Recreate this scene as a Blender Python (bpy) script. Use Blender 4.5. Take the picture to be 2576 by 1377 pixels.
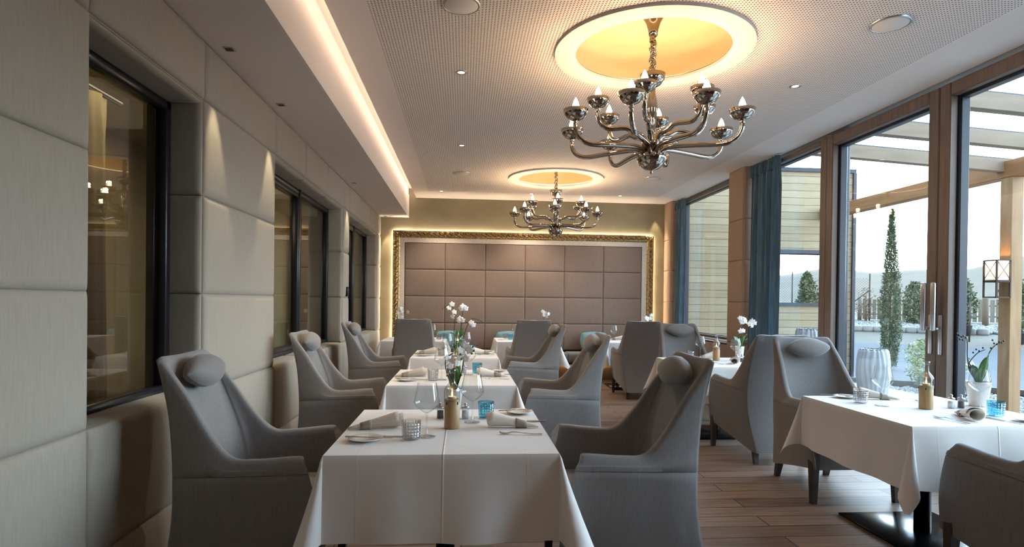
import bpy, bmesh, math, random
from mathutils import Vector, Matrix
random.seed(7)
for _o in list(bpy.data.objects): bpy.data.objects.remove(_o)
S = bpy.context.scene
COL = S.collection
PI = math.pi

# ------------------------------------------------------------------ camera
F_PX, CY, YAW, PITCH, ROLL = 1475.0, 769.075, 0.08209, -0.00801, 0.01229
def cam_axes():
    B = Matrix(((1,0,0),(0,0,-1),(0,1,0)))
    c,s = math.cos(YAW), math.sin(YAW); Ry = Matrix(((c,0,-s),(0,1,0),(s,0,c)))
    c,s = math.cos(PITCH), math.sin(PITCH); Rx = Matrix(((1,0,0),(0,c,s),(0,-s,c)))
    c,s = math.cos(ROLL), math.sin(ROLL); Rz = Matrix(((c,-s,0),(s,c,0),(0,0,1)))
    return Rz @ Rx @ Ry @ B
RR = cam_axes()
cd = bpy.data.cameras.new('camera'); cam = bpy.data.objects.new('camera', cd); COL.objects.link(cam)
cd.sensor_width = 36; cd.sensor_fit = 'HORIZONTAL'; cd.lens = F_PX/2576*36
cd.shift_y = (CY-688.5)/2576; cd.clip_start = .05; cd.clip_end = 5000
r_, d_, f_ = RR[0], RR[1], RR[2]
m4 = Matrix(((r_[0],-d_[0],-f_[0],0),(r_[1],-d_[1],-f_[1],0),(r_[2],-d_[2],-f_[2],1.3715),(0,0,0,1)))
cam.matrix_world = m4
S.camera = cam

# ------------------------------------------------------------------ world, exposure, large lights
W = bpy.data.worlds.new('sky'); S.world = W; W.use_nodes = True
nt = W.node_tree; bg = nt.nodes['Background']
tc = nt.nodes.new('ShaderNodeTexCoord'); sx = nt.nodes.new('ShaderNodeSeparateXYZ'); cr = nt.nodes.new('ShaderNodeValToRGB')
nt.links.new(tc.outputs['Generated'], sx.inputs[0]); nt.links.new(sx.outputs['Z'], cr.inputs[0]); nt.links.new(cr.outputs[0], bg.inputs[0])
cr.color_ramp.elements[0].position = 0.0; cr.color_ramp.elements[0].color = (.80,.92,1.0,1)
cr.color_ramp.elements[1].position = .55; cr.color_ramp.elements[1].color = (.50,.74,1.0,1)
# added sky glow low beyond the windows to light the chairs, dimmer elsewhere
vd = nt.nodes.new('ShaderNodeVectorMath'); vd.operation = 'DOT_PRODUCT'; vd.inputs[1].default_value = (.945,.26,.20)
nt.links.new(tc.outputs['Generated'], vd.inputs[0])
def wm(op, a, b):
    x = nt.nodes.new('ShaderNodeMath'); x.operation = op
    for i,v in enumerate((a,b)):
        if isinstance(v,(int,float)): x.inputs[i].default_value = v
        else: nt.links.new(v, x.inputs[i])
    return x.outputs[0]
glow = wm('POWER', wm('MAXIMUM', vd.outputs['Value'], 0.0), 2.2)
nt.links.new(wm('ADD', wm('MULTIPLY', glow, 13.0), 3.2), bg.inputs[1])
S.view_settings.view_transform = 'Standard'; S.view_settings.look = 'None'
S.view_settings.exposure = 0.48; S.view_settings.gamma = 1.0; S.view_settings.use_curve_mapping = False
S.cycles.max_bounces = 8; S.cycles.diffuse_bounces = 4; S.cycles.glossy_bounces = 4
S.cycles.transmission_bounces = 6; S.cycles.transparent_max_bounces = 24
S.cycles.caustics_reflective = False; S.cycles.caustics_refractive = False
S.cycles.sample_clamp_indirect = 4.0
WARM = (1.0,.68,.40); WARM2 = (1.0,.83,.63)

H, HB, XL, XR, YB = 3.162, 2.81, -1.476, 3.63, 10.413     # ceiling, bulkhead, left wall, right pillars, back wall
XG, YF = 3.79, -3.0                                        # glazing plane, wall behind the camera
def light(kind, loc, energy, color, rot=None, **kw):
    d = bpy.data.lights.new('lamp_or_fill_light', kind); d.energy = energy; d.color = color
    for k,v in kw.items(): setattr(d,k,v)
    o = bpy.data.objects.new('lamp_or_fill_light', d); o.location = loc
    if rot: o.rotation_euler = rot
    COL.objects.link(o); return o
def spot_down(loc, energy, deg=75, blend=.6, color=WARM2, rot=(0,0,0), r=.03):
    return light('SPOT', loc, energy, color, rot, spot_size=math.radians(deg), spot_blend=blend, shadow_soft_size=r)

# ------------------------------------------------------------------ materials
def newmat(name):
    m = bpy.data.materials.new(name); m.use_nodes = True; n = m.node_tree
    return m, n, n.nodes['Principled BSDF']
def N(n, t, **kw):
    x = n.nodes.new(t)
    for k,v in kw.items(): setattr(x,k,v)
    return x
def srgb(r,g,b):
    f = lambda c: (c/255/12.92) if c/255<=.04045 else ((c/255+.055)/1.055)**2.4
    return (f(r),f(g),f(b),1)
def plain(name, rgb, rough=.5, metal=0, emit=0, ecol=None, coat=0, spec=None, sheen=0):
    m,n,b = newmat(name); c = srgb(*rgb)
    b.inputs['Base Color'].default_value = c; b.inputs['Roughness'].default_value = rough; b.inputs['Metallic'].default_value = metal
    if coat: b.inputs['Coat Weight'].default_value = coat
    if spec is not None: b.inputs['Specular IOR Level'].default_value = spec
    if sheen: b.inputs['Sheen Weight'].default_value = sheen
    if emit:
        b.inputs['Emission Color'].default_value = (ecol or c[:3])+(1,) if len(ecol or c[:3])==3 else ecol
        b.inputs['Emission Strength'].default_value = emit
    return m
def noisy(name, rgb, rgb2, scale=(10,10,10), detail=4, rough=.6, metal=0, bump=0, bscale=None, sheen=0, lo=.35, hi=.65, spec=None, coat=0):
    m,n,b = newmat(name)
    t = N(n,'ShaderNodeTexCoord'); mp = N(n,'ShaderNodeMapping'); mp.inputs['Scale'].default_value = scale
    no = N(n,'ShaderNodeTexNoise'); no.inputs['Scale'].default_value = 1; no.inputs['Detail'].default_value = detail
    r = N(n,'ShaderNodeValToRGB'); r.color_ramp.elements[0].position = lo; r.color_ramp.elements[1].position = hi
    r.color_ramp.elements[0].color = srgb(*rgb); r.color_ramp.elements[1].color = srgb(*rgb2)
    n.links.new(t.outputs['Object'], mp.inputs[0]); n.links.new(mp.outputs[0], no.inputs[0]); n.links.new(no.outputs[0], r.inputs[0])
    n.links.new(r.outputs[0], b.inputs['Base Color'])
    b.inputs['Roughness'].default_value = rough; b.inputs['Metallic'].default_value = metal
    if sheen: b.inputs['Sheen Weight'].default_value = sheen; b.inputs['Sheen Roughness'].default_value = .4
    if spec is not None: b.inputs['Specular IOR Level'].default_value = spec
    if coat: b.inputs['Coat Weight'].default_value = coat
    if bump:
        bu = N(n,'ShaderNodeBump'); bu.inputs['Strength'].default_value = bump; bu.inputs['Distance'].default_value = .002
        src = no
        if bscale:
            mp2 = N(n,'ShaderNodeMapping'); mp2.inputs['Scale'].default_value = bscale
            src = N(n,'ShaderNodeTexNoise'); src.inputs['Scale'].default_value = 1; src.inputs['Detail'].default_value = 2
            n.links.new(t.outputs['Object'], mp2.inputs[0]); n.links.new(mp2.outputs[0], src.inputs[0])
        n.links.new(src.outputs[0], bu.inputs['Height']); n.links.new(bu.outputs[0], b.inputs['Normal'])
    return m
def clear(name, tint=(1,1,1), f0=.04, rough=.0, k=1.0, bump=0, bscale=60, edge=(.55,.58,.6)):
    """thin clear glass: see-through face on, mirror-like and slightly darker at grazing angles"""
    m = bpy.data.materials.new(name); m.use_nodes = True; n = m.node_tree; n.nodes.clear()
    out = N(n,'ShaderNodeOutputMaterial'); tr = N(n,'ShaderNodeBsdfTransparent'); gl = N(n,'ShaderNodeBsdfGlossy'); mx = N(n,'ShaderNodeMixShader')
    lw = N(n,'ShaderNodeLayerWeight'); lw.inputs['Blend'].default_value = .5
    pw = N(n,'ShaderNodeMath',operation='POWER'); pw.inputs[1].default_value = 4.5
    ma = N(n,'ShaderNodeMath',operation='MULTIPLY_ADD'); ma.inputs[1].default_value = k*.8; ma.inputs[2].default_value = f0; ma.use_clamp = True
    mc = N(n,'ShaderNodeMixRGB'); mc.inputs[1].default_value = tint+(1,); mc.inputs[2].default_value = tuple(a*b for a,b in zip(tint,edge))+(1,)
    p2 = N(n,'ShaderNodeMath',operation='POWER'); p2.inputs[1].default_value = 3
    gl.inputs['Roughness'].default_value = rough
    n.links.new(lw.outputs['Facing'], pw.inputs[0]); n.links.new(pw.outputs[0], ma.inputs[0]); n.links.new(ma.outputs[0], mx.inputs[0])
    n.links.new(lw.outputs['Facing'], p2.inputs[0]); n.links.new(p2.outputs[0], mc.inputs[0]); n.links.new(mc.outputs[0], tr.inputs[0])
    n.links.new(tr.outputs[0], mx.inputs[1]); n.links.new(gl.outputs[0], mx.inputs[2]); n.links.new(mx.outputs[0], out.inputs[0])
    return m
def emis(name, col, s):
    m = bpy.data.materials.new(name); m.use_nodes = True; n = m.node_tree; n.nodes.clear()
    out = N(n,'ShaderNodeOutputMaterial'); e = N(n,'ShaderNodeEmission'); e.inputs[0].default_value = tuple(col)+(1,); e.inputs[1].default_value = s
    n.links.new(e.outputs[0], out.inputs[0]); return m

M = {}
M['wallfab'] = noisy('wall_fabric',(150,142,130),(157,149,137),(160,160,9),5,.85,bump=.15,bscale=(700,700,160),sheen=.15)
M['backfab'] = noisy('banquette_fabric',(129,112,101),(138,120,109),(160,160,9),5,.8,bump=.12,bscale=(700,700,160),sheen=.1)
M['pillarfab'] = noisy('pillar_fabric',(154,130,112),(163,139,120),(160,160,9),5,.75,bump=.1,bscale=(600,600,160))  # browner than the wall fabric, with warm light put into the colour
M['chairfab'] = noisy('chair_fabric',(117,113,111),(126,122,120),(170,170,10),5,.85,bump=.12,bscale=(900,900,240),sheen=.3)
M['pillow'] = noisy('pillow_fabric',(117,112,109),(126,121,118),(120,120,120),5,.85,bump=.12,bscale=(900,900,240),sheen=.35)
M['legwood'] = noisy('dark_leg_wood',(40,32,28),(58,47,40),(60,60,6),4,.35)
M['ceil'] = None
M['white'] = plain('white_plaster',(230,219,211),.7)
M['whitecold'] = plain('bulkhead_plaster',(228,216,210),.75)
M['olive'] = noisy('olive_plaster',(140,130,106),(160,149,124),(1.6,1.6,2.6),8,.65,bump=.25,bscale=(14,14,14))
M['gold'] = noisy('antique_gold',(126,100,64),(204,174,122),(40,40,40),4,.34,metal=.9,bump=.8,bscale=(60,60,60))
M['golddark'] = plain('dark_bronze',(66,50,34),.4,.7)
M['liner'] = noisy('frame_liner',(214,200,184),(232,220,206),(80,80,80),3,.5,bump=.2)
M['black'] = plain('black_steel',(14,15,17),.18,.6)
M['alu'] = plain('dark_aluminium',(52,56,64),.4,.4)
M['blackframe'] = plain('black_window_frame',(40,41,45),.3,.3)
M['steel'] = plain('satin_steel',(196,194,192),.28,1)
M['silver'] = plain('polished_cutlery',(214,210,204),.12,1)
M['chrome'] = plain('smoked_chrome',(172,162,150),.06,1)
M['teal'] = noisy('teal_velvet',(58,86,104),(80,112,134),(50,50,3),4,.75,sheen=.5)
M['tealcushion'] = noisy('teal_cushion',(104,146,156),(128,166,174),(50,50,50),4,.8,sheen=.3)
M['framewood'] = noisy('brown_frame_wood',(101,85,74),(117,99,87),(60,60,3),5,.42)
M['boards'] = None
M['timber'] = noisy('pergola_timber',(132,88,48),(152,108,64),(14,1.6,14),6,.6,bump=.1)
M['timberx'] = noisy('rafter_timber',(126,106,84),(142,122,100),(1.6,14,14),6,.6,bump=.1)
M['timberz'] = noisy('post_timber',(142,106,66),(162,126,88),(14,14,1.6),6,.6,bump=.1)
M['oakz'] = noisy('oak_block',(164,130,86),(188,156,110),(60,60,5),5,.45)
M['gravel'] = noisy('pale_gravel',(124,122,119),(168,165,160),(30,30,30),3,.8)
M['china'] = plain('white_china',(238,234,228),.15,coat=.4)
M['napkin'] = plain('napkin_linen',(240,232,222),.85)
M['napring'] = plain('napkin_band',(158,146,134),.6)
M['napbeige'] = plain('beige_napkin_linen',(208,195,178),.85)
M['leaf'] = noisy('orchid_leaf',(40,78,24),(70,112,38),(20,20,20),3,.35)
M['petal'] = plain('orchid_petal',(250,248,244),.55,sheen=.2)
M['stem'] = plain('orchid_stem',(38,44,26),.5)
M['soil'] = plain('soil',(60,50,40),.9)
M['candle'] = plain('candle_wax',(250,226,190),.5)
M['flame'] = emis('candle_flame',(1.0,.62,.25),9)
M['bulb'] = emis('lit_bulb',(1.0,.80,.52),9)
M['led'] = emis('led_strip',(1.0,.80,.54),70)
M['cove'] = emis('cove_strip',(1.0,.70,.52),7)
M['ringled'] = emis('recess_strip',(1.0,.77,.49),2.4)
M['dlamp'] = emis('downlight_lens',(1.0,.86,.66),6)
M['wine'] = clear('wine_glass',(.985,.99,.99),.085,k=1.3,edge=(.66,.69,.71))
M['bottle'] = clear('bottle_glass',(.95,.975,.965),.13,k=1.3,edge=(.42,.48,.48))
M['pane'] = clear('window_pane',(.96,.97,.965),.045,k=.9,edge=(.9,.9,.9))
M['darkpane'] = clear('inner_window_pane',(.74,.72,.64),.09,k=.9,edge=(.8,.8,.8))
M['jar'] = clear('jar_glass',(.95,.96,.96),.08)
M['pepper'] = plain('pepper',(28,24,24),.5)
M['salt'] = plain('salt',(240,240,240),.7)
M['golddome'] = plain('gold_painted_recess',(248,222,176),.55)
M['beige'] = plain('room_beyond_plaster',(152,138,106),.8)
M['shrub'] = noisy('shrub_leaf',(66,76,48),(114,122,88),(9,9,9),2,.6)
M['limebush'] = noisy('lime_bush_leaf',(146,156,106),(184,192,144),(9,9,9),2,.6)
M['cypress'] = noisy('cypress_needles',(62,74,46),(104,112,80),(12,12,6),2,.75)
M['bark'] = plain('bark',(110,90,72),.9)
M['planter'] = noisy('planter_glaze',(142,145,147),(170,172,173),(3,3,3),2,.5)
M['pot'] = plain('black_plastic_pot',(42,44,48),.6)
M['fencewood'] = noisy('picket_wood',(116,106,92),(138,128,112),(12,12,2),4,.8)
M['iron'] = plain('rusty_iron',(70,58,50),.6,.5)
M['road'] = noisy('asphalt',(72,74,80),(82,84,88),(.8,.8,.8),6,.9)
M['terrace'] = noisy('terrace_stone',(130,132,134),(140,140,141),(1.5,1.5,1.5),5,.5)
M['soilground'] = noisy('dry_ground',(88,80,68),(98,90,78),(.4,.4,.4),6,.9)
M['hill'] = noisy('hazy_hillside',(88,76,58),(98,84,66),(.006,.02,.02),8,1.0)
M['frost'] = plain('frosted_lantern_glass',(236,238,242),.3)
def frost():
    m=bpy.data.materials.new('frosted_pane'); m.use_nodes=True; n=m.node_tree; n.nodes.clear()
    out=N(n,'ShaderNodeOutputMaterial'); a=N(n,'ShaderNodeBsdfTranslucent'); b=N(n,'ShaderNodeBsdfTransparent'); c=N(n,'ShaderNodeBsdfDiffuse'); x=N(n,'ShaderNodeMixShader'); y=N(n,'ShaderNodeMixShader')
    x.inputs[0].default_value=.4; y.inputs[0].default_value=.35
    n.links.new(a.outputs[0],x.inputs[1]); n.links.new(c.outputs[0],x.inputs[2]); n.links.new(x.outputs[0],y.inputs[1]); n.links.new(b.outputs[0],y.inputs[2]); n.links.new(y.outputs[0],out.inputs[0]); return m
M['frostglass']=frost()
M['lantglow'] = emis('lantern_glow',(1.0,.62,.28),3)
M['stone'] = noisy('edging_stone',(138,136,132),(164,161,156),(6,6,6),4,.8)

def tumbler_mat(name, tint, deep):
    m = clear(name, tint, .07, .02, 1.0, edge=deep)
    n = m.node_tree
    def mth(op,*a):
        x=N(n,'ShaderNodeMath',operation=op)
        for i,v in enumerate(a):
            if isinstance(v,(int,float)): x.inputs[i].default_value=v
            else: n.links.new(v,x.inputs[i])
        return x.outputs[0]
    t = N(n,'ShaderNodeTexCoord'); sp = N(n,'ShaderNodeSeparateXYZ'); n.links.new(t.outputs['Object'], sp.inputs[0])
    u = mth('MULTIPLY', mth('ARCTAN2',sp.outputs['Y'],sp.outputs['X']), 9.0); v = mth('MULTIPLY', sp.outputs['Z'], 230.0)
    d = mth('MULTIPLY', mth('COSINE', mth('ADD',u,v)), mth('COSINE', mth('SUBTRACT',u,v)))      # diamond-cut relief
    zone = mth('MULTIPLY', mth('GREATER_THAN',sp.outputs['Z'],.008), mth('LESS_THAN',sp.outputs['Z'],.078)); d = mth('MULTIPLY', d, zone)
    bu = N(n,'ShaderNodeBump'); bu.inputs['Strength'].default_value = 1.0; bu.inputs['Distance'].default_value = .005
    n.links.new(d, bu.inputs['Height'])
    for x in list(n.nodes):
        if x.type in ('BSDF_GLOSSY','LAYER_WEIGHT'): n.links.new(bu.outputs[0], x.inputs['Normal'])
    return m
M['tumgrey'] = tumbler_mat('smoke_cut_glass',(.92,.92,.92),(.42,.42,.43))
M['tumblue'] = tumbler_mat('blue_cut_glass',(.58,.85,.92),(.30,.62,.76))

def cloth_mat():
    m,n,b = newmat('white_tablecloth')
    t = N(n,'ShaderNodeTexCoord'); s = N(n,'ShaderNodeSeparateXYZ'); n.links.new(t.outputs['Object'], s.inputs[0])
    b.inputs['Base Color'].default_value = srgb(229,224,219); b.inputs['Roughness'].default_value = .75; b.inputs['Sheen Weight'].default_value = .15
    tot = None
    for ax in 'XY':
        for off in (0,.34,-.34):
            a = N(n,'ShaderNodeMath',operation='SUBTRACT'); a.inputs[1].default_value = off; n.links.new(s.outputs[ax], a.inputs[0])
            a2 = N(n,'ShaderNodeMath',operation='ABSOLUTE'); n.links.new(a.outputs[0], a2.inputs[0])
            a3 = N(n,'ShaderNodeMath',operation='MULTIPLY_ADD'); a3.inputs[1].default_value = -190; a3.inputs[2].default_value = 1; a3.use_clamp = True
            n.links.new(a2.outputs[0], a3.inputs[0])
            a4 = N(n,'ShaderNodeMath',operation='MULTIPLY'); a4.inputs[1].default_value = .75 if off==0 else .10; n.links.new(a3.outputs[0], a4.inputs[0])
            if tot is None: tot = a4
            else:
                ad = N(n,'ShaderNodeMath',operation='ADD'); n.links.new(tot.outputs[0], ad.inputs[0]); n.links.new(a4.outputs[0], ad.inputs[1]); tot = ad
    no = N(n,'ShaderNodeTexNoise'); no.inputs['Scale'].default_value = 3.5; no.inputs['Detail'].default_value = 2; n.links.new(t.outputs['Object'], no.inputs['Vector'])
    ad = N(n,'ShaderNodeMath',operation='MULTIPLY_ADD'); ad.inputs[1].default_value = 3.0; n.links.new(no.outputs[0], ad.inputs[0]); n.links.new(tot.outputs[0], ad.inputs[2])
    bu = N(n,'ShaderNodeBump'); bu.inputs['Strength'].default_value = .5; bu.inputs['Distance'].default_value = .006
    n.links.new(ad.outputs[0], bu.inputs['Height']); n.links.new(bu.outputs[0], b.inputs['Normal'])
    return m
M['cloth'] = cloth_mat()
def ceil_mat():
    m,n,b = newmat('perforated_ceiling')
    t = N(n,'ShaderNodeTexCoord'); s = N(n,'ShaderNodeSeparateXYZ'); n.links.new(t.outputs['Object'], s.inputs[0])
    def mth(op, a, bb=None, c=None, clamp=False):
        x = N(n,'ShaderNodeMath',operation=op); x.use_clamp = clamp
        for i,v in enumerate((a,bb,c)):
            if v is None: continue
            if isinstance(v,(int,float)): x.inputs[i].default_value = v
            else: n.links.new(v, x.inputs[i])
        return x.outputs[0]
    p = .021
    d2 = None
    for ax in 'XY':
        q = mth('FRACT', mth('MULTIPLY', s.outputs[ax], 1/p)); q = mth('SUBTRACT', q, .5); q = mth('MULTIPLY', q, q)
        d2 = q if d2 is None else mth('ADD', d2, q)
    hole = mth('LESS_THAN', d2, .05)
    for a,lim in ((s.outputs['X'],('GREATER_THAN',-.60)),(s.outputs['X'],('LESS_THAN',3.27)),(s.outputs['Y'],('LESS_THAN',9.75))):
        hole = mth('MULTIPLY', hole, mth(lim[0], a, lim[1]))
    mx = N(n,'ShaderNodeMixRGB'); mx.inputs[1].default_value = srgb(240,228,220); mx.inputs[2].default_value = srgb(84,72,64)
    n.links.new(hole, mx.inputs[0]); n.links.new(mx.outputs[0], b.inputs['Base Color']); b.inputs['Roughness'].default_value = .8
    return m
M['ceil'] = ceil_mat()
def plank_mat(name, along, width, length, c1, c2, gap, rough, gapw=.004, vert=None, spec=.5, grainamp=.5):
    m,n,b = newmat(name)
    t = N(n,'ShaderNodeTexCoord'); s = N(n,'ShaderNodeSeparateXYZ'); n.links.new(t.outputs['Object'], s.inputs[0])
    cb = N(n,'ShaderNodeCombineXYZ')
    ax = {'x':('X','Y'),'z':('X','Z')}[along]
    n.links.new(s.outputs[ax[0]], cb.inputs[0]); n.links.new(s.outputs[ax[1]], cb.inputs[1])
    br = N(n,'ShaderNodeTexBrick'); br.inputs['Scale'].default_value = 1; br.inputs['Brick Width'].default_value = length; br.inputs['Row Height'].default_value = width
    br.inputs['Mortar Size'].default_value = gapw; br.inputs['Color1'].default_value = srgb(*c1); br.inputs['Color2'].default_value = srgb(*c2); br.inputs['Mortar'].default_value = srgb(*gap)
    br.offset = .37; br.offset_frequency = 2; br.inputs['Bias'].default_value = 0
    n.links.new(cb.outputs[0], br.inputs[0])
    mp = N(n,'ShaderNodeMapping'); mp.inputs['Scale'].default_value = (2.2,45,1)
    no = N(n,'ShaderNodeTexNoise'); no.inputs['Scale'].default_value = 1; no.inputs['Detail'].default_value = 6; no.inputs['Distortion'].default_value = .6
    n.links.new(cb.outputs[0], mp.inputs[0]); n.links.new(mp.outputs[0], no.inputs[0])
    r = N(n,'ShaderNodeValToRGB'); r.color_ramp.elements[0].position = .3; r.color_ramp.elements[1].position = .7
    g = 1-grainamp; r.color_ramp.elements[0].color = (g,g,g,1); r.color_ramp.elements[1].color = (1,1,1,1)
    n.links.new(no.outputs[0], r.inputs[0])
    mx = N(n,'ShaderNodeMixRGB',blend_type='MULTIPLY'); mx.inputs[0].default_value = 1
    n.links.new(br.outputs['Color'], mx.inputs[1]); n.links.new(r.outputs[0], mx.inputs[2]); n.links.new(mx.outputs[0], b.inputs['Base Color'])
    b.inputs['Roughness'].default_value = rough; b.inputs['Specular IOR Level'].default_value = spec
    bu = N(n,'ShaderNodeBump'); bu.inputs['Strength'].default_value = .3; bu.inputs['Distance'].default_value = .003; bu.invert = True
    n.links.new(br.outputs['Fac'], bu.inputs['Height']); n.links.new(bu.outputs[0], b.inputs['Normal'])
    return m
M['floor'] = plank_mat('wood_floor','x',.165,1.9,(122,98,84),(160,134,116),(50,40,36),.46,spec=.32)
M['boards'] = plank_mat('larch_boards','z',.1345,60,(158,138,104),(176,156,122),(80,72,58),.6,.005,grainamp=.22)

# ------------------------------------------------------------------ mesh builder
class G:
    def __init__(s): s.V=[]; s.F=[]
    def add(s, vs, fs):
        b=len(s.V); s.V += [tuple(v) for v in vs]; s.F += [tuple(i+b for i in f) for f in fs]; return s
    def box(s,x0,x1,y0,y1,z0,z1):
        return s.add([(x,y,z) for x in (x0,x1) for y in (y0,y1) for z in (z0,z1)],
            [(0,1,3,2),(4,6,7,5),(0,4,5,1),(2,3,7,6),(0,2,6,4),(1,5,7,3)])
    def rbox(s,x0,x1,y0,y1,z0,z1,r=.01,seg=2):
        bm=bmesh.new(); bmesh.ops.create_cube(bm,size=1)
        for v in bm.verts: v.co=Vector(((x0+x1)/2+v.co.x*(x1-x0),(y0+y1)/2+v.co.y*(y1-y0),(z0+z1)/2+v.co.z*(z1-z0)))
        bmesh.ops.bevel(bm,geom=bm.edges[:]+bm.verts[:],offset=min(r,.49*min(x1-x0,y1-y0,z1-z0)),segments=seg,profile=.5,affect='EDGES')
        bm.verts.index_update(); s.add([v.co for v in bm.verts],[[v.index for v in f.verts] for f in bm.faces]); bm.free(); return s
    def grid(s,P,cu=False,cv=False):
        n=len(P); k=len(P[0]); vs=[p for row in P for p in row]; fs=[]
        for i in range(n if cu else n-1):
            for j in range(k if cv else k-1):
                a=i; b=(i+1)%n; c=(j+1)%k
                fs.append((a*k+j,b*k+j,b*k+c,a*k+c))
        return s.add(vs,fs)
    def lathe(s,prof,n=24,c=(0,0,0),caps=True):
        P=[[(c[0]+r*math.cos(2*PI*i/n),c[1]+r*math.sin(2*PI*i/n),c[2]+z) for i in range(n)] for r,z in prof]
        b=len(s.V); s.grid(P,cv=True)
        if caps:
            if prof[0][0]>1e-6: s.F.append(tuple(b+i for i in range(n))[::-1])
            if prof[-1][0]>1e-6: s.F.append(tuple(b+(len(prof)-1)*n+i for i in range(n)))
        return s
    def tube(s,pts,r,n=8,caps=True):
        pts=[Vector(p) for p in pts]; rs=r if isinstance(r,(list,tuple)) else [r]*len(pts); P=[]
        up=None
        for i,p in enumerate(pts):
            t=(pts[min(i+1,len(pts)-1)]-pts[max(i-1,0)]).normalized()
            if up is None:
                up=Vector((0,0,1)) if abs(t.z)<.9 else Vector((1,0,0))
            a=(up-t*up.dot(t)); 
            if a.length<1e-5: a=t.orthogonal()
            a.normalize(); bb=t.cross(a); up=a
            P.append([tuple(p+a*rs[i]*math.cos(2*PI*j/n)+bb*rs[i]*math.sin(2*PI*j/n)) for j in range(n)])
        b=len(s.V); s.grid(P,cv=True)
        if caps:
            s.F.append(tuple(b+j for j in range(n))[::-1]); s.F.append(tuple(b+(len(pts)-1)*n+j for j in range(n)))
        return s
    def pad(s,o,u,v,w,h,d=.022,r=.035,belly=.006,m=5):
        """upholstered panel: rectangle at o spanned by unit vectors u,v; puffs along u x v"""
        o=Vector(o);u=Vector(u);v=Vector(v);nn=u.cross(v)
        def ticks(L):
            rr=min(r,L*.45); e=[rr*(1-math.cos(PI/2*i/m)) for i in range(m+1)]
            k=max(2,int((L-2*rr)/.12)); mid=[rr+(L-2*rr)*i/k for i in range(1,k)]
            return e+mid+[L-x for x in reversed(e)]
        def prof(x,L):
            rr=min(r,L*.45); q=min(x,L-x)/rr
            return math.sqrt(max(0,1-(1-min(q,1))**2))
        P=[[tuple(o+u*a+v*b+nn*(d*min(prof(a,w),prof(b,h))*(.55+.45*max(prof(a,w),prof(b,h)))+belly*math.sin(PI*a/w)*math.sin(PI*b/h))) for b in ticks(h)] for a in ticks(w)]
        return s.grid(P)
    def obj(s,name,mat,parent=None,smooth=True,loc=None,sharp=None):
        me=bpy.data.meshes.new(name); me.from_pydata(s.V,[],s.F); me.update()
        bm=bmesh.new(); bm.from_mesh(me); bmesh.ops.recalc_face_normals(bm,faces=bm.faces); bm.to_mesh(me); bm.free()
        if smooth:
            me.polygons.foreach_set('use_smooth',[True]*len(me.polygons))
            if sharp: me.set_sharp_from_angle(angle=math.radians(sharp))
        me.materials.append(M[mat] if isinstance(mat,str) else mat)
        o=bpy.data.objects.new(name,me); COL.objects.link(o)
        if parent: o.parent=parent
        if loc: o.location=loc
        return o
def tag(o,label,cat,group=None,kind=None):
    o['label']=label; o['category']=cat
    if group: o['group']=group
    if kind: o['kind']=kind
    return o
def thing(name,label,cat,loc=(0,0,0),rz=0,group=None):
    o=bpy.data.objects.new(name,None); COL.objects.link(o); o.empty_display_size=.05
    o.location=loc; o.rotation_euler=(0,0,rz); return tag(o,label,cat,group)
def struct(o): o['kind']='structure'; return o
def sroot(name):
    o=bpy.data.objects.new(name,None); COL.objects.link(o); o['kind']='structure'; return o
def dup(root,loc,rz=0,label=None,group=None):
    r=root.copy(); COL.objects.link(r); r.location=loc; r.rotation_euler=(0,0,rz)
    if label: r['label']=label
    if group: r['group']=group
    for ch in list(root.children):
        c=ch.copy(); COL.objects.link(c); c.parent=r
        for g in list(ch.children):
            d=g.copy(); COL.objects.link(d); d.parent=c
    return r
def catmull(P,n):
    """n samples per span through points P"""
    out=[]; P=[Vector(p) for p in P]; Q=[2*P[0]-P[1]]+P+[2*P[-1]-P[-2]]
    for i in range(1,len(Q)-2):
        for k in range(n):
            t=k/n; a,b,c,d=Q[i-1],Q[i],Q[i+1],Q[i+2]
            out.append(.5*((2*b)+(c-a)*t+(2*a-5*b+4*c-d)*t*t+(3*b-a-3*c+d)*t**3))
    out.append(P[-1]); return out

# ------------------------------------------------------------------ setting: shell
ZR = [0,.32,.843,1.389,1.942,2.483,HB]
def up(o): return o
struct(G().box(XL-.3,XG+.06,YF,YB+.05,-.1,0).obj('floor','floor',smooth=False))
# main ceiling with two round openings
CX, CYS, RH = 1.312, (4.09, 8.47), .66
def ceiling():
    g=G(); x0,x1=-.855,XG+.12; ys=[YF]
    def q(a,b,c,d): g.add([(a,c,H),(b,c,H),(b,d,H),(a,d,H)],[(0,1,2,3)])
    cur=YF
    for cy in CYS:
        q(x0,x1,cur,cy-.8); q(x0,CX-.8,cy-.8,cy+.8); q(CX+.8,x1,cy-.8,cy+.8)
        n=64; ci=[];sq=[]
        for i in range(n):
            a=2*PI*(i+.5)/n; c,s=math.cos(a),math.sin(a); k=.8/max(abs(c),abs(s))
            ci.append((CX+RH*c,cy+RH*s,H)); sq.append((CX+k*c,cy+k*s,H))
        b=len(g.V); g.V+=ci+sq
        for i in range(n):
            j=(i+1)%n; g.F.append((b+i,b+j,b+n+j,b+n+i))
        for sx_ in (-1,1):
            for sy_ in (-1,1):
                co=(CX+.8*sx_,cy+.8*sy_,H); near=sorted(range(n),key=lambda i:(sq[i][0]-co[0])**2+(sq[i][1]-co[1])**2)[:2]
                g.add([sq[near[0]],sq[near[1]],co],[(0,1,2)])
        cur=cy+.8
    q(x0,x1,cur,YB)
    g.box(x0,x1,YF,YB,H+.5,H+.55)
    g.box(x0,x0+.02,YF,YB,H+.002,H+.1)
    return struct(g.obj('ceiling','ceil',smooth=False))
ceiling()
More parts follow.
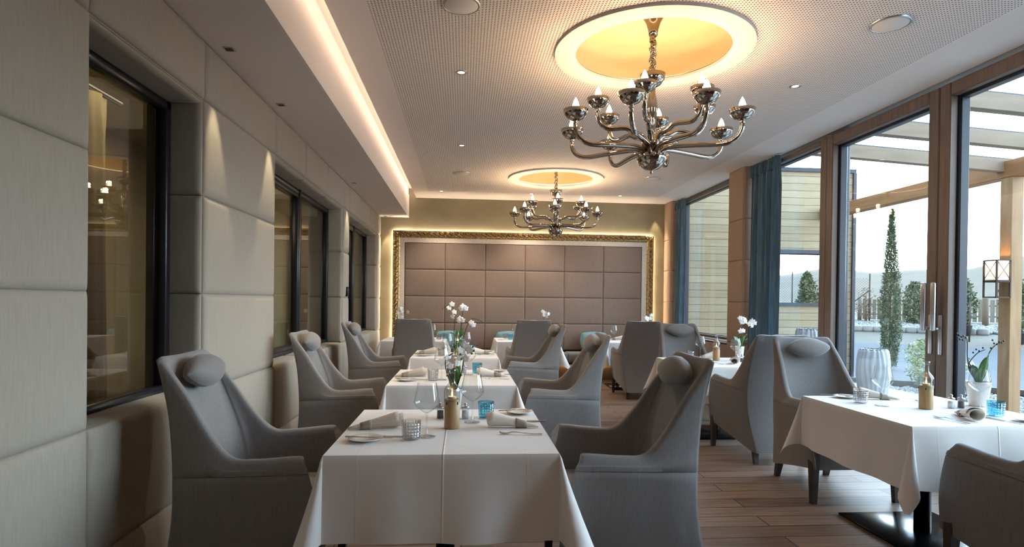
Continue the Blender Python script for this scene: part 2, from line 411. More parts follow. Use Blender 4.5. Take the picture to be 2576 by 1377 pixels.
struct(G().box(XL-.35,-.995,YF,YB,HB,HB+.06).obj('trim_1','whitecold',smooth=False))            # dropped bulkhead underside
struct(G().box(-.995,-.975,YF,YB,HB,H+.045).obj('trim_2','white',smooth=False))             # its upstand
struct(G().box(-1.0,-.84,YF,YB,H+.16,H+.2).box(-1.0,-.985,YF,YB,H+.04,H+.18).obj('trim_3','white',smooth=False))              # roof of the light slot
st=G().box(-.862,-.856,YF,YB-.05,H+.05,H+.085).obj('cove_light_strip','cove',smooth=False)
tag(st,'long warm light strip hidden in the ceiling slot above the padded wall','light strip')

# walls
struct(G().box(XL-.35,XG+.16,YB,YB+.12,-.1,H+.3).obj('wall_back','olive',smooth=False))
struct(G().box(XL-.35,XG+.12,YF-.12,YF,-.1,H+.3).obj('wall_front','backfab',smooth=False))
wl=G(); XB=-1.74
WIN=[(2.425,3.44,'a'),(4.672,7.255,'b'),(7.605,10.055,'c')]
ZS,ZH=.80,2.475
prev=YF
for a,b,_ in WIN:
    wl.box(XL-.30,XL-.002,prev,a,0,HB); wl.box(XL-.30,XL-.002,a,b,0,ZS-.01); wl.box(XL-.30,XL-.002,a,b,ZH,HB); prev=b
wl.box(XL-.30,XL-.002,prev,YB,0,HB)
wall_left=struct(wl.obj('wall_left','wallfab',smooth=False))
def lpad(y0,y1,z0,z1): G().pad((XL,y0,z0),(0,1,0),(0,0,1),y1-y0,z1-z0,d=.02,r=.045,belly=.008).obj('padded_panel','wallfab',wall_left)
PILL=[(-.4,1.1),(1.1,2.425),(3.44,4.672),(7.255,7.605),(10.055,YB)]
for a,b in PILL:
    for z0,z1 in zip(ZR[:-1],ZR[1:]): lpad(a,b,z0,z1)
for a,b,k in WIN:
    n={'a':1,'b':3,'c':3}[k]; w=(b-a)/n
    for i in range(n):
        lpad(a+i*w,a+(i+1)*w,ZR[5],ZR[6]); 
        for z0,z1 in ((0,.32),(.32,.843)): lpad(a+i*w,a+(i+1)*w,z0,z1)
        G().pad((XL-.25,a+i*w,ZR[5]-.012),(0,1,0),(1,0,0),w,.25,d=.02,r=.04).obj('head_panel','wallfab',wall_left)
        G().pad((XL+.01,a+i*w,.815),(0,1,0),(-1,0,0),w,.25,d=.03,r=.05).obj('sill_panel','wallfab',wall_left)
    for z0,z1 in zip(ZR[2:5],ZR[3:6]):
        G().pad((XL-.25,b,z0),(1,0,0),(0,0,1),.25,z1-z0,d=.02,r=.035).obj('jamb_panel','wallfab',wall_left)
        G().pad((XL,a,z0),(-1,0,0),(0,0,1),.25,z1-z0,d=.02,r=.035).obj('jamb_panel','wallfab',wall_left)
# inner windows
for wi,(a,b,k) in enumerate(WIN):
    r=sroot('window_%d'%(wi+1)); x0,x1=-1.70,-1.635; z0,z1=.835,2.45
    f=.05
    g=G(); 
    for (ya,yb,za,zb) in ((a+.02,b-.02,z0,z0+f),(a+.02,b-.02,z1-f,z1),(a+.02,a+.02+f,z0,z1),(b-.02-f,b-.02,z0,z1)): g.rbox(x0,x1,ya,yb,za,zb,.006,1)
    if k!='a':
        mid=a+.02+(b-a)*.50; g.rbox(x0-.005,x1+.012,mid-.035,mid+.035,z0,z1,.008,1)
        for (ya,yb,za,zb) in ((a+.07,mid-.035,z0+f,z0+f+.04),(a+.07,mid-.035,z1-f-.04,z1-f),(a+.07,a+.11,z0+f,z1-f),(mid-.075,mid-.035,z0+f,z1-f)): g.rbox(x0+.01,x1+.006,ya,yb,za,zb,.006,1)
    g.obj('window_frame','blackframe',r)
    G().box(x0+.02,x0+.03,a+.06,b-.06,z0+.04,z1-.04).obj('window_pane','darkpane',r,smooth=False)
# dim room beyond the inner windows
struct(G().box(-3.3,-3.2,0,11,0,H).box(-3.2,-1.78,10.9,11,0,H).box(-3.2,-1.78,0,.1,0,H).box(-3.3,-1.78,0,11,-.1,0).box(-3.3,-1.83,0,11,HB+.05,HB+.12).obj('wall_beyond','beige',smooth=False))
def curtain_mesh(y0,y1,z0,z1,x,amp,waves,pleat=0,n=None,ph=0.3):
    n=n or int(waves*14); rows=[0,.3,.6,.9,.955,.97,1]; P=[]
    for i in range(n+1):
        t=i/n; row=[]
        for k,h in enumerate(rows):
            a=amp*(1-.35*h if h<.95 else .45)
            xx=x+a*math.sin(2*PI*waves*t+ph+.5*math.sin(3*t+h*1.3))+.35*a*math.sin(2*PI*waves*2.3*t+1.7)
            yy=y0+(y1-y0)*t+.012*math.sin(7*t+5*h)
            row.append((xx,yy,z0+(z1-z0)*h))
        P.append(row)
    return P
r=thing('curtain','pale curtain hanging in the dim room behind the nearest inner window','curtain',(0,0,0))
G().grid(curtain_mesh(3.5,4.35,.05,2.75,-2.5,.05,5)).obj('drape','beige',r)
G().tube([(-2.5,3.3,2.77),(-2.5,4.5,2.77)],.012).obj('curtain_rail','blackframe',r)
light('AREA',(-2.5,4.6,2.78),22,(1.0,.9,.74),(0,0,0),size=1.2); light('AREA',(-2.5,8.0,2.78),10,(1.0,.9,.74),(0,0,0),size=1.2)

# right-hand wall: pillars, parapet, glazing
wr=G().box(XR,XG+.05,7.39,7.815,0,H+.3).box(XR,XG+.05,10.06,YB,0,H+.3).box(XR+.02,4.0,7.815,10.06,0,.80)
wr.box(XR,XG+.05,YF,1.30,0,H+.3)  # unseen stretch beside the camera, made solid to hold back window light
wall_right=struct(wr.obj('wall_right','pillarfab',smooth=False))
def rpad(o,u,v,w,h): G().pad(o,u,v,w,h,d=.016,r=.03,belly=.004).obj('padded_panel','pillarfab',wall_right)
for a,b in ((7.39,7.815),(10.06,YB)):
    for z0,z1 in zip([0]+ZR[1:5],ZR[1:6]): rpad((XR,b,z0),(0,-1,0),(0,0,1),b-a,z1-z0)
    rpad((XR,b,ZR[5]),(0,-1,0),(0,0,1),b-a,H-ZR[5])
    for z0,z1 in zip(ZR[:5],ZR[1:6]): rpad((XR,a,z0),(1,0,0),(0,0,1),.16,z1-z0)
    rpad((XR,a,ZR[5]),(1,0,0),(0,0,1),.16,H-ZR[5])
for y0,y1 in ((7.815,8.94),(8.94,10.06)):
    rpad((XR+.02,y1,.30),(0,-1,0),(0,0,1),y1-y0,.50); rpad((XR+.02,y1,0),(0,-1,0),(0,0,1),y1-y0,.30)
struct(G().rbox(XR+.0,3.86,7.82,10.05,.81,.85,.012).obj('trim_4','steel'))
struct(G().box(XG-.01,XG+.16,YF,YB,H-.002,H+.06).obj('trim_5','framewood',smooth=False))
def frame_rect(g,x0,x1,ya,yb,za,zb,w,bot=None,r=.008):
    bot=w if bot is None else bot
    g.rbox(x0,x1,ya,ya+w,za,zb,r,1).rbox(x0,x1,yb-w,yb,za,zb,r,1).rbox(x0,x1,ya+w,yb-w,zb-w,zb,r,1).rbox(x0,x1,ya+w,yb-w,za,za+bot,r,1)
def glazing(name,ya,yb,za,zb,w=.07,outer=True,door=False,handle=None):
    r=sroot(name)
    g=G(); frame_rect(g,XG,XG+.07,ya,yb,za,zb,w); g.obj('sash' if door else 'window_frame','framewood',r,sharp=40)
    g=G(); frame_rect(g,XG+.07,XG+.15,ya+w*.55,yb-w*.55,za+w*.5,zb-w*.5,w*.7); g.obj('outer_frame','alu',r,sharp=40)
    G().box(XG+.085,XG+.093,ya+w*.9,yb-w*.9,za+w*.8,zb-w*.8).obj('window_pane','pane',r,smooth=False)
    if handle:
        y=handle; g=G().rbox(XG-.012,XG,y-.018,y+.018,.98,1.30,.008)
        g.tube([(XG-.01,y,1.19),(XG-.06,y,1.19)],.012,10)
        g.obj('handle_plate','steel',r)
        h=G().rbox(XG-.085,XG-.055,y-.02,y+.02,1.17,1.56,.012).obj('door_handle','steel',r)
        h['label']='brushed steel pull handle'
    return r
glazing('window_4',7.815,10.06,.85,H-.03,.032)
glazing('window_5',5.95,7.39,.02,H-.03,.055)
struct(G().box(XG+.0,XG+.10,5.90,5.955,0,H).obj('trim_6','framewood',smooth=False))
glazing('door_1',4.432,5.90,.02,H-.03,.105,door=True,handle=4.475)
glazing('door_2',2.96,4.425,.02,H-.03,.105,door=True,handle=4.375)
glazing('window_6',1.3,2.95,.02,H-.03,.07); 
# tall grey outer sliding shutter post seen through the far door leaf
struct(G().rbox(XG+.16,XG+.26,5.89,5.985,.0,H,.006).obj('trim_7','alu'))

# curtains
def curtain(y0,y1,label,waves):
    r=thing('curtain',label,'curtain')
    G().grid(curtain_mesh(y0,y1,.02,H-.05,3.715,.045,waves)).obj('drape','teal',r)
    G().grid(curtain_mesh(y0+.01,y1-.01,H-.16,H-.01,3.705,.03,waves*2)).obj('pleated_heading','teal',r)
    G().box(3.70,3.73,y0-.02,y1+.02,H-.012,H).obj('curtain_track','steel',r)
curtain(6.70,7.36,'tall teal curtain hanging against the padded pillar beside the glass doors',4.5)
curtain(9.70,10.05,'tall teal curtain in the far corner by the framed padded wall',3.5)

# ------------------------------------------------------------------ ceiling recesses, lights, speakers
for i,cy in enumerate(CYS):
    near='over the nearer chandelier' if i==0 else 'over the farther chandelier'
    r=thing('ceiling_recess','round white ceiling ring with golden lit dome '+near,'ceiling recess',(CX,cy,H))
    G().lathe([(.54,0),(.54,-.022),(.69,-.022),(.69,0),(.66,.002),(.57,.012),(.54,.004)],72,caps=False).obj('ring','white',r,sharp=40)
    G().lathe([(.66,0),(.66,.20),(.645,.25),(.60,.28),(.45,.30),(0,.30)],72,caps=False).obj('dome','golddome',r,sharp=50)
    G().lathe([(.60,.018),(.615,.018),(.615,.03),(.60,.03),(.60,.018)],72,caps=False).obj('light_strip','ringled',r)
for (x,y),lab in zip(((-.037,3.58),(2.68,3.53),(-.042,8.31),(2.69,8.27)),('left of the nearer chandelier','right of the nearer chandelier near the windows','left of the farther chandelier','right of the farther chandelier')):
    r=thing('ceiling_speaker','flat round ceiling speaker '+lab,'speaker',(x,y,H),0,'round ceiling speakers')
    G().lathe([(0,-.012),(.095,-.012),(.105,-.006),(.105,0)],40,caps=False).obj('grille','white',r)
    G().lathe([(.105,0),(.105,-.009),(.116,-.009),(.118,0)],40,caps=False).obj('rim','steel',r)
DL=[(-.04,4.64,'left of the nearer recess ring'),(-.045,6.82,'in the middle of the left ceiling edge'),(-.39,9.72,'in the far left ceiling corner'),(2.69,4.62,'right of the nearer recess ring'),(2.60,9.70,'in the far right ceiling by the back wall'),(1.10,9.74,'at the back centre behind the far recess'),(2.66,6.82,'half way along the window side')]
for x,y,lab in DL:
    r=thing('ceiling_downlight','small round recessed downlight '+lab,'downlight',(x,y,H),0,'round ceiling downlights')
    G().lathe([(.026,.004),(.026,-.002),(.036,-.006),(.045,-.004),(.046,0)],28,caps=False).obj('bezel','steel',r)
    G().lathe([(0,-.001),(.026,-.001)],24,caps=False).obj('lens','dlamp',r)
    spot_down((x,y,H-.02),14 if x>2 else 80,100,.8)
for x,y in ((.3,.9),(2.2,1.0),(.3,-1.2),(2.2,-1.2)): spot_down((x,y,H-.02),5,110,.8)  # unseen fill spots added behind the camera, without fittings
for y,lab in ((3.53,'nearest the camera'),(4.50,'above the padded pier past the first window'),(7.41,'above the second padded pier'),(10.30,'in the far corner above the back wall')):
    r=thing('square_spotlight','small square recessed spotlight '+lab,'spotlight',(-1.37,y,HB),0,'square wall-washing spotlights')
    g=G(); 
    for b in ((-.03,.03,.022,.03),(-.03,.03,-.03,-.022),(-.03,-.022,-.022,.022),(.022,.03,-.022,.022)): g.box(*b,-.004,0)
    g.obj('bezel','steel',r,smooth=False); G().box(-.022,.022,-.022,.022,-.0015,-.0005).obj('lens','black',r,smooth=False)
    spot_down((-1.375,y,HB-.012),34,40,.35,(1.0,.80,.50),rot=(0,-.10,0),r=.01)
spot_down((3.45,10.32,H-.02),34,40,.35,(1.0,.84,.5),rot=(-.05,0,0),r=.01)

# ------------------------------------------------------------------ chandeliers
def chandelier():
    t=thing('chandelier','polished smoked-metal chandelier with lit candle bulbs hanging in front','chandelier',(CX+.008,CYS[0],0))
    G().lathe([(0,3.46),(.075,3.46),(.085,3.44),(.075,3.40),(.05,3.36),(.034,3.30),(.03,3.27),(0,3.27)],32).obj('canopy','chrome',t)
    pts=[];rs=[]
    for i in range(90):
        z=3.28-(3.28-2.93)*i/89; pts.append((.006*math.sin(i*.9),.006*math.cos(i*.7),z)); rs.append(.019+.006*math.sin(i*1.25))
    G().tube(pts,rs,12).obj('chain','chrome',t)
    def bowl(g,c,R,h): return g.lathe([(0,0),(R*.30,.004),(R*.62,h*.22),(R*.88,h*.58),(R,h),(R*.975,h),(R*.85,h*.6),(R*.6,h*.27),(R*.28,.012),(0,.01)],32,c)
    bowl(G(),(0,0,2.90),.092,.092).obj('top_bowl','smoke' if 'smoke' in M else 'chrome',t)
    G().lathe([(0,2.93),(.02,2.92),(.022,2.86),(.034,2.80),(.038,2.74),(.03,2.66),(.022,2.60),(.03,2.56),(.05,2.54),(.07,2.52),(.074,2.48),(.05,2.455),(.04,2.44),(.05,2.425),(.06,2.42),(0,2.42)],32).obj('stem','chrome',t)
    G().lathe([(0,2.286),(.008,2.288),(.010,2.298),(.006,2.308),(.012,2.314),(.05,2.322),(.085,2.350),(.102,2.388),(.106,2.418),(.098,2.424),(0,2.424)],36).obj('base_bowl','chrome',t)
    def arm(a,R,z0,ztop,zdip,rb):
        c,s=math.cos(a),math.sin(a)
        pr=[(.045,z0),(.075,z0+.055),(.14,z0+.075),(R*.5,zdip+.012),(R*.80,zdip),(R*.94,zdip+.03),(R,zdip+.09),(R,ztop)]
        pts=catmull([(q*c,q*s,z) for q,z in pr],5)
        arm_=G().tube(pts,[.021-.007*i/len(pts) for i in range(len(pts))],12).lathe([(.012,0),(.018,.006),(.014,.014),(.018,.022),(.012,.028)],14,(R*c,R*s,ztop-.02)).obj('arm','chrome',t)
        b=bowl(G(),(R*c,R*s,ztop),rb,rb*.88).obj('drip_bowl','chrome',arm_)
        bz=ztop+rb*.78
        G().lathe([(0,0),(.016,0),(.016,rb*.76),(0,rb*.76)],12,(R*c,R*s,ztop+.008)).lathe([(0,0),(.015,0),(.0235,.023),(.0230,.042),(.0130,.072),(.005,.087),(0,.094)],14,(R*c,R*s,bz)).obj('candle_bulb','bulb',arm_)
        return (R*c,R*s,bz+.03)
    L=[]
    for i in range(8): L.append(arm(math.radians(15+45*i),.60,2.395,2.595,2.452,.086))
    for i in range(6): L.append(arm(math.radians(5+60*i),.40,2.50,2.725,2.59,.080))
    return t,L
ch,LB=chandelier()
ch2=dup(ch,(CX+.008,CYS[1],0),math.radians(20),'polished smoked-metal chandelier with lit candle bulbs before the framed back wall','chandeliers')
ch['group']='chandeliers'
for t,rot in ((ch,0),(ch2,math.radians(20))):
    for x,y,z in LB:
        c,s=math.cos(rot),math.sin(rot)
        light('POINT',(t.location.x+x*c-y*s,t.location.y+x*s+y*c,z+.035),10.0,WARM,shadow_soft_size=.02)
light('POINT',(CX,-.27,2.65),5,WARM,shadow_soft_size=.3)       # unseen fill light added behind the camera, at the chandelier spacing

# ------------------------------------------------------------------ framed padded wall and bench
fr=thing('framed_wall_panel','huge ornate gilded frame around padded brown panels on the back wall','wall panel',(1.08,YB,0))
fx0,fx1,fz0,fz1=-1.244-1.08,3.405-1.08,.0,2.578
def frame_side(name,p0,p1,inn,wid=.125):
    """relief moulding from p0 to p1 (outer corners); inn = inward unit vector"""
    p0=Vector(p0);p1=Vector(p1);L=(p1-p0).length;u=(p1-p0)/L;inn=Vector(inn);out=Vector((0,-1,0))
    n=int(L/.0085); P=[]
    ts=[0,.02,.06,.10,.14,.20,.26,.32,.38,.44,.50,.56,.62,.68,.74,.78,.82,.86,.90,.94,1.0]
    for i in range(n+1):
        row=[]
        for t in ts:
            s0=t*wid; s1=L-t*wid; s=s0+(s1-s0)*i/n
            base=.045+.035*math.sin(PI*min(1,t/.74)) if t<.78 else .05-.02*(t-.78)/.22
            if t==0: base=.0
            q=0
            if .14<t<.72:
                e=math.sin(PI*(t-.14)/.58)
                ph=s*2*PI/.092; w=2*PI*t
                q=.017*e*(math.sin(ph+3.1*math.sin(w))+.6*math.sin(2*ph-2.2*w+1)+.5*math.sin(3*ph+4*w))
            elif .84<t<.92: q=.006*max(0,math.sin(s*2*PI/.026))
            elif .03<t<.12: q=.003*max(0,math.sin(s*2*PI/.02))
            row.append(tuple(p0+u*s+inn*(t*wid)+out*(.035+base*.8+q)))
        P.append(row)
    G().grid(P).obj('gilded_moulding','gold',fr)
frame_side('t',(fx0,0,fz1),(fx1,0,fz1),(0,0,-1)); frame_side('b',(fx0,0,fz0),(fx1,0,fz0),(0,0,1))
frame_side('l',(fx0,0,fz0),(fx0,0,fz1),(1,0,0)); frame_side('r',(fx1,0,fz0),(fx1,0,fz1),(-1,0,0))
ix0,ix1,iz0,iz1=-1.040-1.08,3.195-1.08,.11,2.372
g=G(); wl_=.085
for a in ((fx0+.12,ix0,fz0+.12,fz1-.12),(ix1,fx1-.12,fz0+.12,fz1-.12)): g.box(a[0],a[1],-.058,-.035,a[2],a[3])
g.box(ix0,ix1,-.058,-.035,iz1,fz1-.12)
g.obj('liner','liner',fr,smooth=False)
G().box(fx0+.03,fx1-.03,-.035,-.03,fz0+.06,fz1-.03).obj('backing_board','golddark',fr,smooth=False)
cx=[-1.036,-.336,.370,1.076,1.783,2.490,3.191]; rz_=[2.368,1.901,1.434,.967,.50]
for i in range(6):
    for j in range(4):
        G().pad((cx[i]-1.08,-.036,rz_[j+1]),(1,0,0),(0,0,1),cx[i+1]-cx[i],rz_[j]-rz_[j+1],d=.022,r=.028,belly=.005).obj('padded_panel','backfab',fr)
g=G(); e=.012
for b in ((fx0+.012,fx1-.012,fz1-.022,fz1-.012),(fx0+.012,fx0+.022,fz0+.1,fz1-.02),(fx1-.022,fx1-.012,fz0+.1,fz1-.02)): g.box(b[0],b[1],-.022,-.012,b[2],b[3])
s_=g.obj('led_strip','led',fr,smooth=False); s_['label']='glowing strip hidden behind the gilded frame'

be=thing('banquette_bench','long grey padded bench seat along the framed back wall','bench',(1.08,9.85,0))
for i in range(6): G().rbox(cx[i]-1.08+.001,cx[i+1]-1.08-.001,.02,.43,.32,.49,.035,3).obj('seat_pad','chairfab',be)
G().box(-2.1,2.1,.06,.42,.29,.325).obj('bench_board','golddark',be,smooth=False)
for x in (-1.6,0,1.6): G().box(x-.03,x+.03,.27,.40,0,.29).obj('bench_leg','golddark',be,smooth=False)
G().box(-2.1,2.1,.415,.425,0,.30).obj('plinth_board','oakz',be,smooth=False)
G().box(-2.05,2.05,.36,.37,.27,.28).obj('bench_light_strip','cove',be,smooth=False)

def cushion(g,w,h,t,c=(0,0,0),n=16,pinch=.5,lens=False):
    """soft cushion in the xz plane, thickness along y, pinched seam round the rim"""
    for sgn in (-1,1):
        P=[]
        for i in range(n+1):
            row=[]
            for j in range(n+1):
                u=-1+2*i/n; v=-1+2*j/n
                if lens:
                    e=max(0,1-abs(u)**1.9)*max(0,1-v*v); k=max(0,1-abs(u)**1.8)**.75
                    row.append((c[0]+u*w/2,c[1]+sgn*t/2*e**pinch,c[2]+v*h/2*k)); continue
                e=max(0,(1-u**4))*max(0,(1-v**4))
                k=1-.10*(u*u*v*v)-.05*abs(u*v)
                row.append((c[0]+u*w/2*k,c[1]+sgn*t/2*e**pinch,c[2]+v*h/2*k))
            P.append(row)
        g.grid(P)
    return g
for x,lab in ((-.25,'teal cushion on the bench by the back left table'),(.80,'teal cushion on the bench behind the middle back table'),(2.30,'teal cushion on the bench behind the back right table')):
    o=cushion(G(),.50,.34,.13).obj('cushion','tealcushion'); o.location=(x,10.20,.675); o.rotation_euler=(-.14,0,random.uniform(-.03,.03)); tag(o,lab,'cushion','teal bench cushions')

# ------------------------------------------------------------------ high-backed armchair (faces +y, origin on the floor)
def chair_mesh():
    st={ # station: bottom, low-mid, seam, mid, top outer, top inner, inner mid, inner bottom
    'A':[(.318,.345,.245),(.345,.325,.45),(.350,.285,.635),(.346,.272,.662),(.335,.258,.688),(.285,.252,.690),(.272,.275,.56),(.268,.285,.42)],
    'B':[(.300,.10,.20),(.330,.10,.44),(.341,.095,.628),(.336,.09,.652),(.325,.085,.674),(.272,.08,.675),(.262,.08,.56),(.258,.08,.42)],
    'C':[(.272,-.09,.158),(.308,-.06,.42),(.325,-.045,.620),(.318,-.04,.650),(.305,-.03,.682),(.258,-.035,.684),(.252,-.035,.56),(.252,-.03,.42)],
    'D':[(.255,-.20,.132),(.293,-.165,.40),(.311,-.145,.614),(.300,-.135,.70),(.283,-.130,.785),(.243,-.128,.785),(.244,-.10,.60),(.246,-.08,.42)],
    'D2':[(.240,-.28,.112),(.278,-.225,.38),(.296,-.215,.608),(.280,-.22,.77),(.260,-.228,.935),(.225,-.222,.932),(.236,-.14,.66),(.240,-.11,.42)],
    'D3':[(.230,-.335,.104),(.267,-.268,.37),(.283,-.255,.604),(.266,-.270,.83),(.246,-.302,1.035),(.212,-.296,1.030),(.222,-.17,.70),(.232,-.13,.42)],
    'E':[(.222,-.358,.10),(.258,-.290,.365),(.274,-.274,.60),(.256,-.298,.86),(.240,-.345,1.082),(.208,-.326,1.076),(.212,-.190,.71),(.22,-.14,.42)],
    'E2':[(.205,-.366,.10),(.240,-.297,.365),(.255,-.281,.60),(.240,-.306,.86),(.224,-.370,1.099),(.172,-.338,1.087),(.172,-.207,.72),(.20,-.145,.42)],
    'F':[(.105,-.369,.10),(.122,-.301,.365),(.130,-.285,.60),(.122,-.310,.86),(.110,-.386,1.101),(.090,-.349,1.086),(.090,-.224,.72),(.10,-.15,.42)],
    'Gc':[(0,-.370,.10),(0,-.302,.365),(0,-.286,.60),(0,-.311,.86),(0,-.389,1.099),(0,-.353,1.084),(0,-.231,.72),(0,-.15,.42)]}
    st['A0']=[]
    for k,(x,y,z) in enumerate(st['A']): st['A0'].append((x+(.016 if k>=5 else -.016 if k in (3,4) else -.010),y+.012,z-(.010 if k in (4,5) else 0)))
    order=['A0','A','B','C','D','D2','D3','E','E2','F','Gc']
    rows=[]
    for k in range(8):
        pts=[st[o][k] for o in order]; half=pts+[(-x,y,z) for x,y,z in reversed(pts[:-1])]
        rows.append(catmull(half,5))
    cols=len(rows[0]); P=[]
    for j in range(cols):
        o=[rows[k][j] for k in range(5)]; inn=[rows[k][j] for k in range(5,8)]
        q=catmull(o,4); outp=q[:8]
        sm=q[8]; away=(Vector((sm.x,sm.y,0))).normalized()
        gd=.0045*min(1,max(0,(sm.y+.280)/.015))          # stitched seam on the sides only
        outp+=[q[8].lerp(q[7],.08), sm-away*gd, q[8].lerp(q[9],.12)+away*gd*.25]
        outp+=q[9:]
        ti=inn[0]; to=o[4]; midp=(to+ti)/2; h=(to-ti).length
        nrm=Vector((0,0,1))
        d=(ti-to).normalized(); nn=(nrm-d*nrm.dot(d)).normalized()
        # rounded rim
        for t in (.2,.5,.8): outp.append(to.lerp(ti,t)+nn*h*.30*math.sin(PI*t)**.7)
        q=catmull([inn[0],inn[1],inn[2]],5); outp+=q
        P.append(outp)
    g=G(); g.grid(P)
    # close the arm fronts
    n=len(P[0])
    for col in (P[0],P[-1]):
        k=len(g.V); g.V+=[tuple(v) for v in col]
        a,b=0,n-1
        while b-a>1:
            if b-a==2: g.F.append((k+a,k+a+1,k+b)); break
            # pair heights
            za=col[a+1].z; zb=col[b-1].z
            if za<zb: g.F.append((k+a,k+a+1,k+b)); a+=1
            else: g.F.append((k+a,k+b-1,k+b)); b-=1
    return g
def make_chair():
    t=thing('armchair','armchair','armchair')
    chair_mesh().obj('fabric_cover','chairfab',t,sharp=65)
    g=G(); # seat with front drop panel
    g.rbox(-.272,.272,-.16,.325,.36,.475,.035,3).obj('seat_cushion','chairfab',t)
    G().rbox(-.30,.30,.285,.325,.235,.40,.012,2).box(-.25,.25,-.22,.29,.22,.37).obj('seat_base','chairfab',t,sharp=40)
    for sx_ in (-1,1):
        def leg(x0,y0,x1,y1,zt,w0,w1,wy0=None):
            a=[(x0+s*w0/2,y0+u*w0/2,zt) for s,u in ((-1,-1),(1,-1),(1,1),(-1,1))]; b=[(x1+s*w1/2,y1+u*w1/2,0) for s,u in ((-1,-1),(1,-1),(1,1),(-1,1))]
            return G().add(a+b,[(0,1,2,3),(4,7,6,5),(0,4,5,1),(1,5,6,2),(2,6,7,3),(3,7,4,0)])
        leg(sx_*.295,.308,sx_*.302,.318,.42,.062,.036).obj('leg','legwood',t,smooth=False)
        leg(sx_*.200,-.285,sx_*.205,-.325,.17,.052,.034).obj('leg','legwood',t,smooth=False)
    p=cushion(G(),.365,.16,.122,n=24,pinch=.5,lens=True).obj('head_pillow','pillow',t); p.location=(0,-.262,1.030); p.rotation_euler=(math.radians(24),0,0)
    return t
chair0=make_chair(); first=[True]
def chair(x,y,face,label):
    rz=face-PI/2
    if first[0]:
        first[0]=False; o=chair0; o.location=(x,y,0); o.rotation_euler=(0,0,rz); o['label']=label
    else: o=dup(chair0,(x,y,0),rz,label)
    o['group']='grey high-backed armchairs'; return o
chair(-.94,2.85,0,'grey armchair nearest on the left, against the padded wall')
chair(.79,2.85,PI,'grey armchair on the right side of the nearest centre table')
chair(-.94,4.76,0,'grey armchair on the wall side of the second centre table')
chair(.79,4.76,PI,'grey armchair on the window side of the second centre table')
chair(-.965,6.77,0,'grey armchair on the wall side of the third centre table')
chair(.79,6.77,PI,'grey armchair on the window side of the third centre table')
chair(-.68,8.42,PI/2,'grey armchair seen from behind at the back left table')
chair(.975,8.41,PI/2,'grey armchair seen from behind at the middle back table')
chair(2.55,8.40,PI/2-.09,'grey armchair seen from behind at the back right table')
chair(2.72,6.92,-PI/2,'grey armchair facing the camera behind the middle window-side table')
chair(2.71,5.14,PI/2,'grey armchair with its back to the camera at the middle window-side table')
chair(2.715,4.16,-PI/2,'grey armchair facing the camera behind the near right table')
chair(2.735,2.41,PI/2,'grey armchair cut off at the lower right corner, only its arm showing')

# ------------------------------------------------------------------ tables and cloths
TW,TD,TZ=.945,.975,.75
def cloth_geo(w,d,drop,seed):
    rnd=random.Random(seed); g=G()
    hw,hd=w/2,d/2; ph=[rnd.uniform(0,6) for _ in range(8)]
    n=22; r=.012
    # outline samples: list of (px,py, nx,ny, hang, flare)
    S_=[]
    cor=[(hw,-hd),(hw,hd),(-hw,hd),(-hw,-hd)]; nor=[(1,0),(0,1),(-1,0),(0,-1)]
    for k in range(4):
        a=cor[k]; b=cor[(k+1)%4]; nx,ny=nor[k]
        for i in range(n+1):
            t=i/n; px=a[0]+(b[0]-a[0])*t; py=a[1]+(b[1]-a[1])*t
            fl=.035+.012*math.sin(9*t+ph[k])+.010*math.sin(17*t+ph[k+4]); ed=min(t,1-t)
            fl*=min(1,.25+ed*4); S_.append((px,py,nx,ny,drop*(1+.012*math.sin(5*t+ph[k])),fl))
        n2=nor[(k+1)%4]; m=13
        for i in range(1,m):
            th=PI/2*i/m; rr=drop/max(math.cos(th),math.sin(th)); 
            az=(i/m); az=az*az*(3-2*az)
            amp=math.radians(21+5*math.sin(ph[k]))*math.sin(2*th)**.8
            dx=nx*math.cos(az*PI/2)+n2[0]*math.sin(az*PI/2); dy=ny*math.cos(az*PI/2)+n2[1]*math.sin(az*PI/2)
            tw=.25*math.sin(ph[k+2])
            S_.append((b[0],b[1],dx,dy,rr*math.cos(amp)*.985,rr*math.sin(amp)+.006))
    P=[]
    for px,py,nx,ny,hang,fl in S_:
        row=[(px*.0,py*.0,0)]
        ix,iy=px,py
        for f in (.5,.9): row.append((ix*f,iy*f,0))
        row.append((ix-nx*r*0-ix/abs(ix+1e-9)*0, iy,0))
        for t in (.02,.06,.14,.26,.40,.55,.70,.85,.97,1.0):
            o=fl*(t**1.15)+.006*min(1,t*25)
            row.append((ix+nx*o,iy+ny*o,-hang*t-.0))
        P.append(row)
    g.grid(P,cu=True)
    return g
def table(x,y,name,seed,drop=.345,w=TW,d=TD):
    t=thing('dining_table','square table with a black pedestal under the cloth of '+name,'table',(x,y,0),0,'dining tables')
    G().rbox(-w/2+.012,w/2-.012,-d/2+.012,d/2-.012,TZ-.034,TZ-.006,.008,2).obj('tabletop','legwood',t)
    G().lathe([(.045,.014),(.045,TZ-.05),(.11,TZ-.045),(.11,TZ-.034)],28).obj('column','black',t)
    G().rbox(-.32,.32,-.32,.32,0,.014,.004,2).obj('base_plate','black',t)
    c=cloth_geo(w,d,drop,seed).obj('tablecloth','cloth',sharp=50); c.location=(x,y,TZ)
    tag(c,'white tablecloth with pressed folds on '+name,'tablecloth','white tablecloths')
TAB={'n1':(-.076,2.853,'the nearest centre table'),'n2':(-.08,4.765,'the second centre table'),'n3':(-.09,6.78,'the third centre table'),
     'r1':(2.775,3.315,'the near right table'),'r2':(2.665,6.01,'the middle window-side table'),
     'bl':(-.76,9.30,'the back left table'),'bm':(.98,9.30,'the middle back table'),'br':(2.68,9.31,'the back right table')}
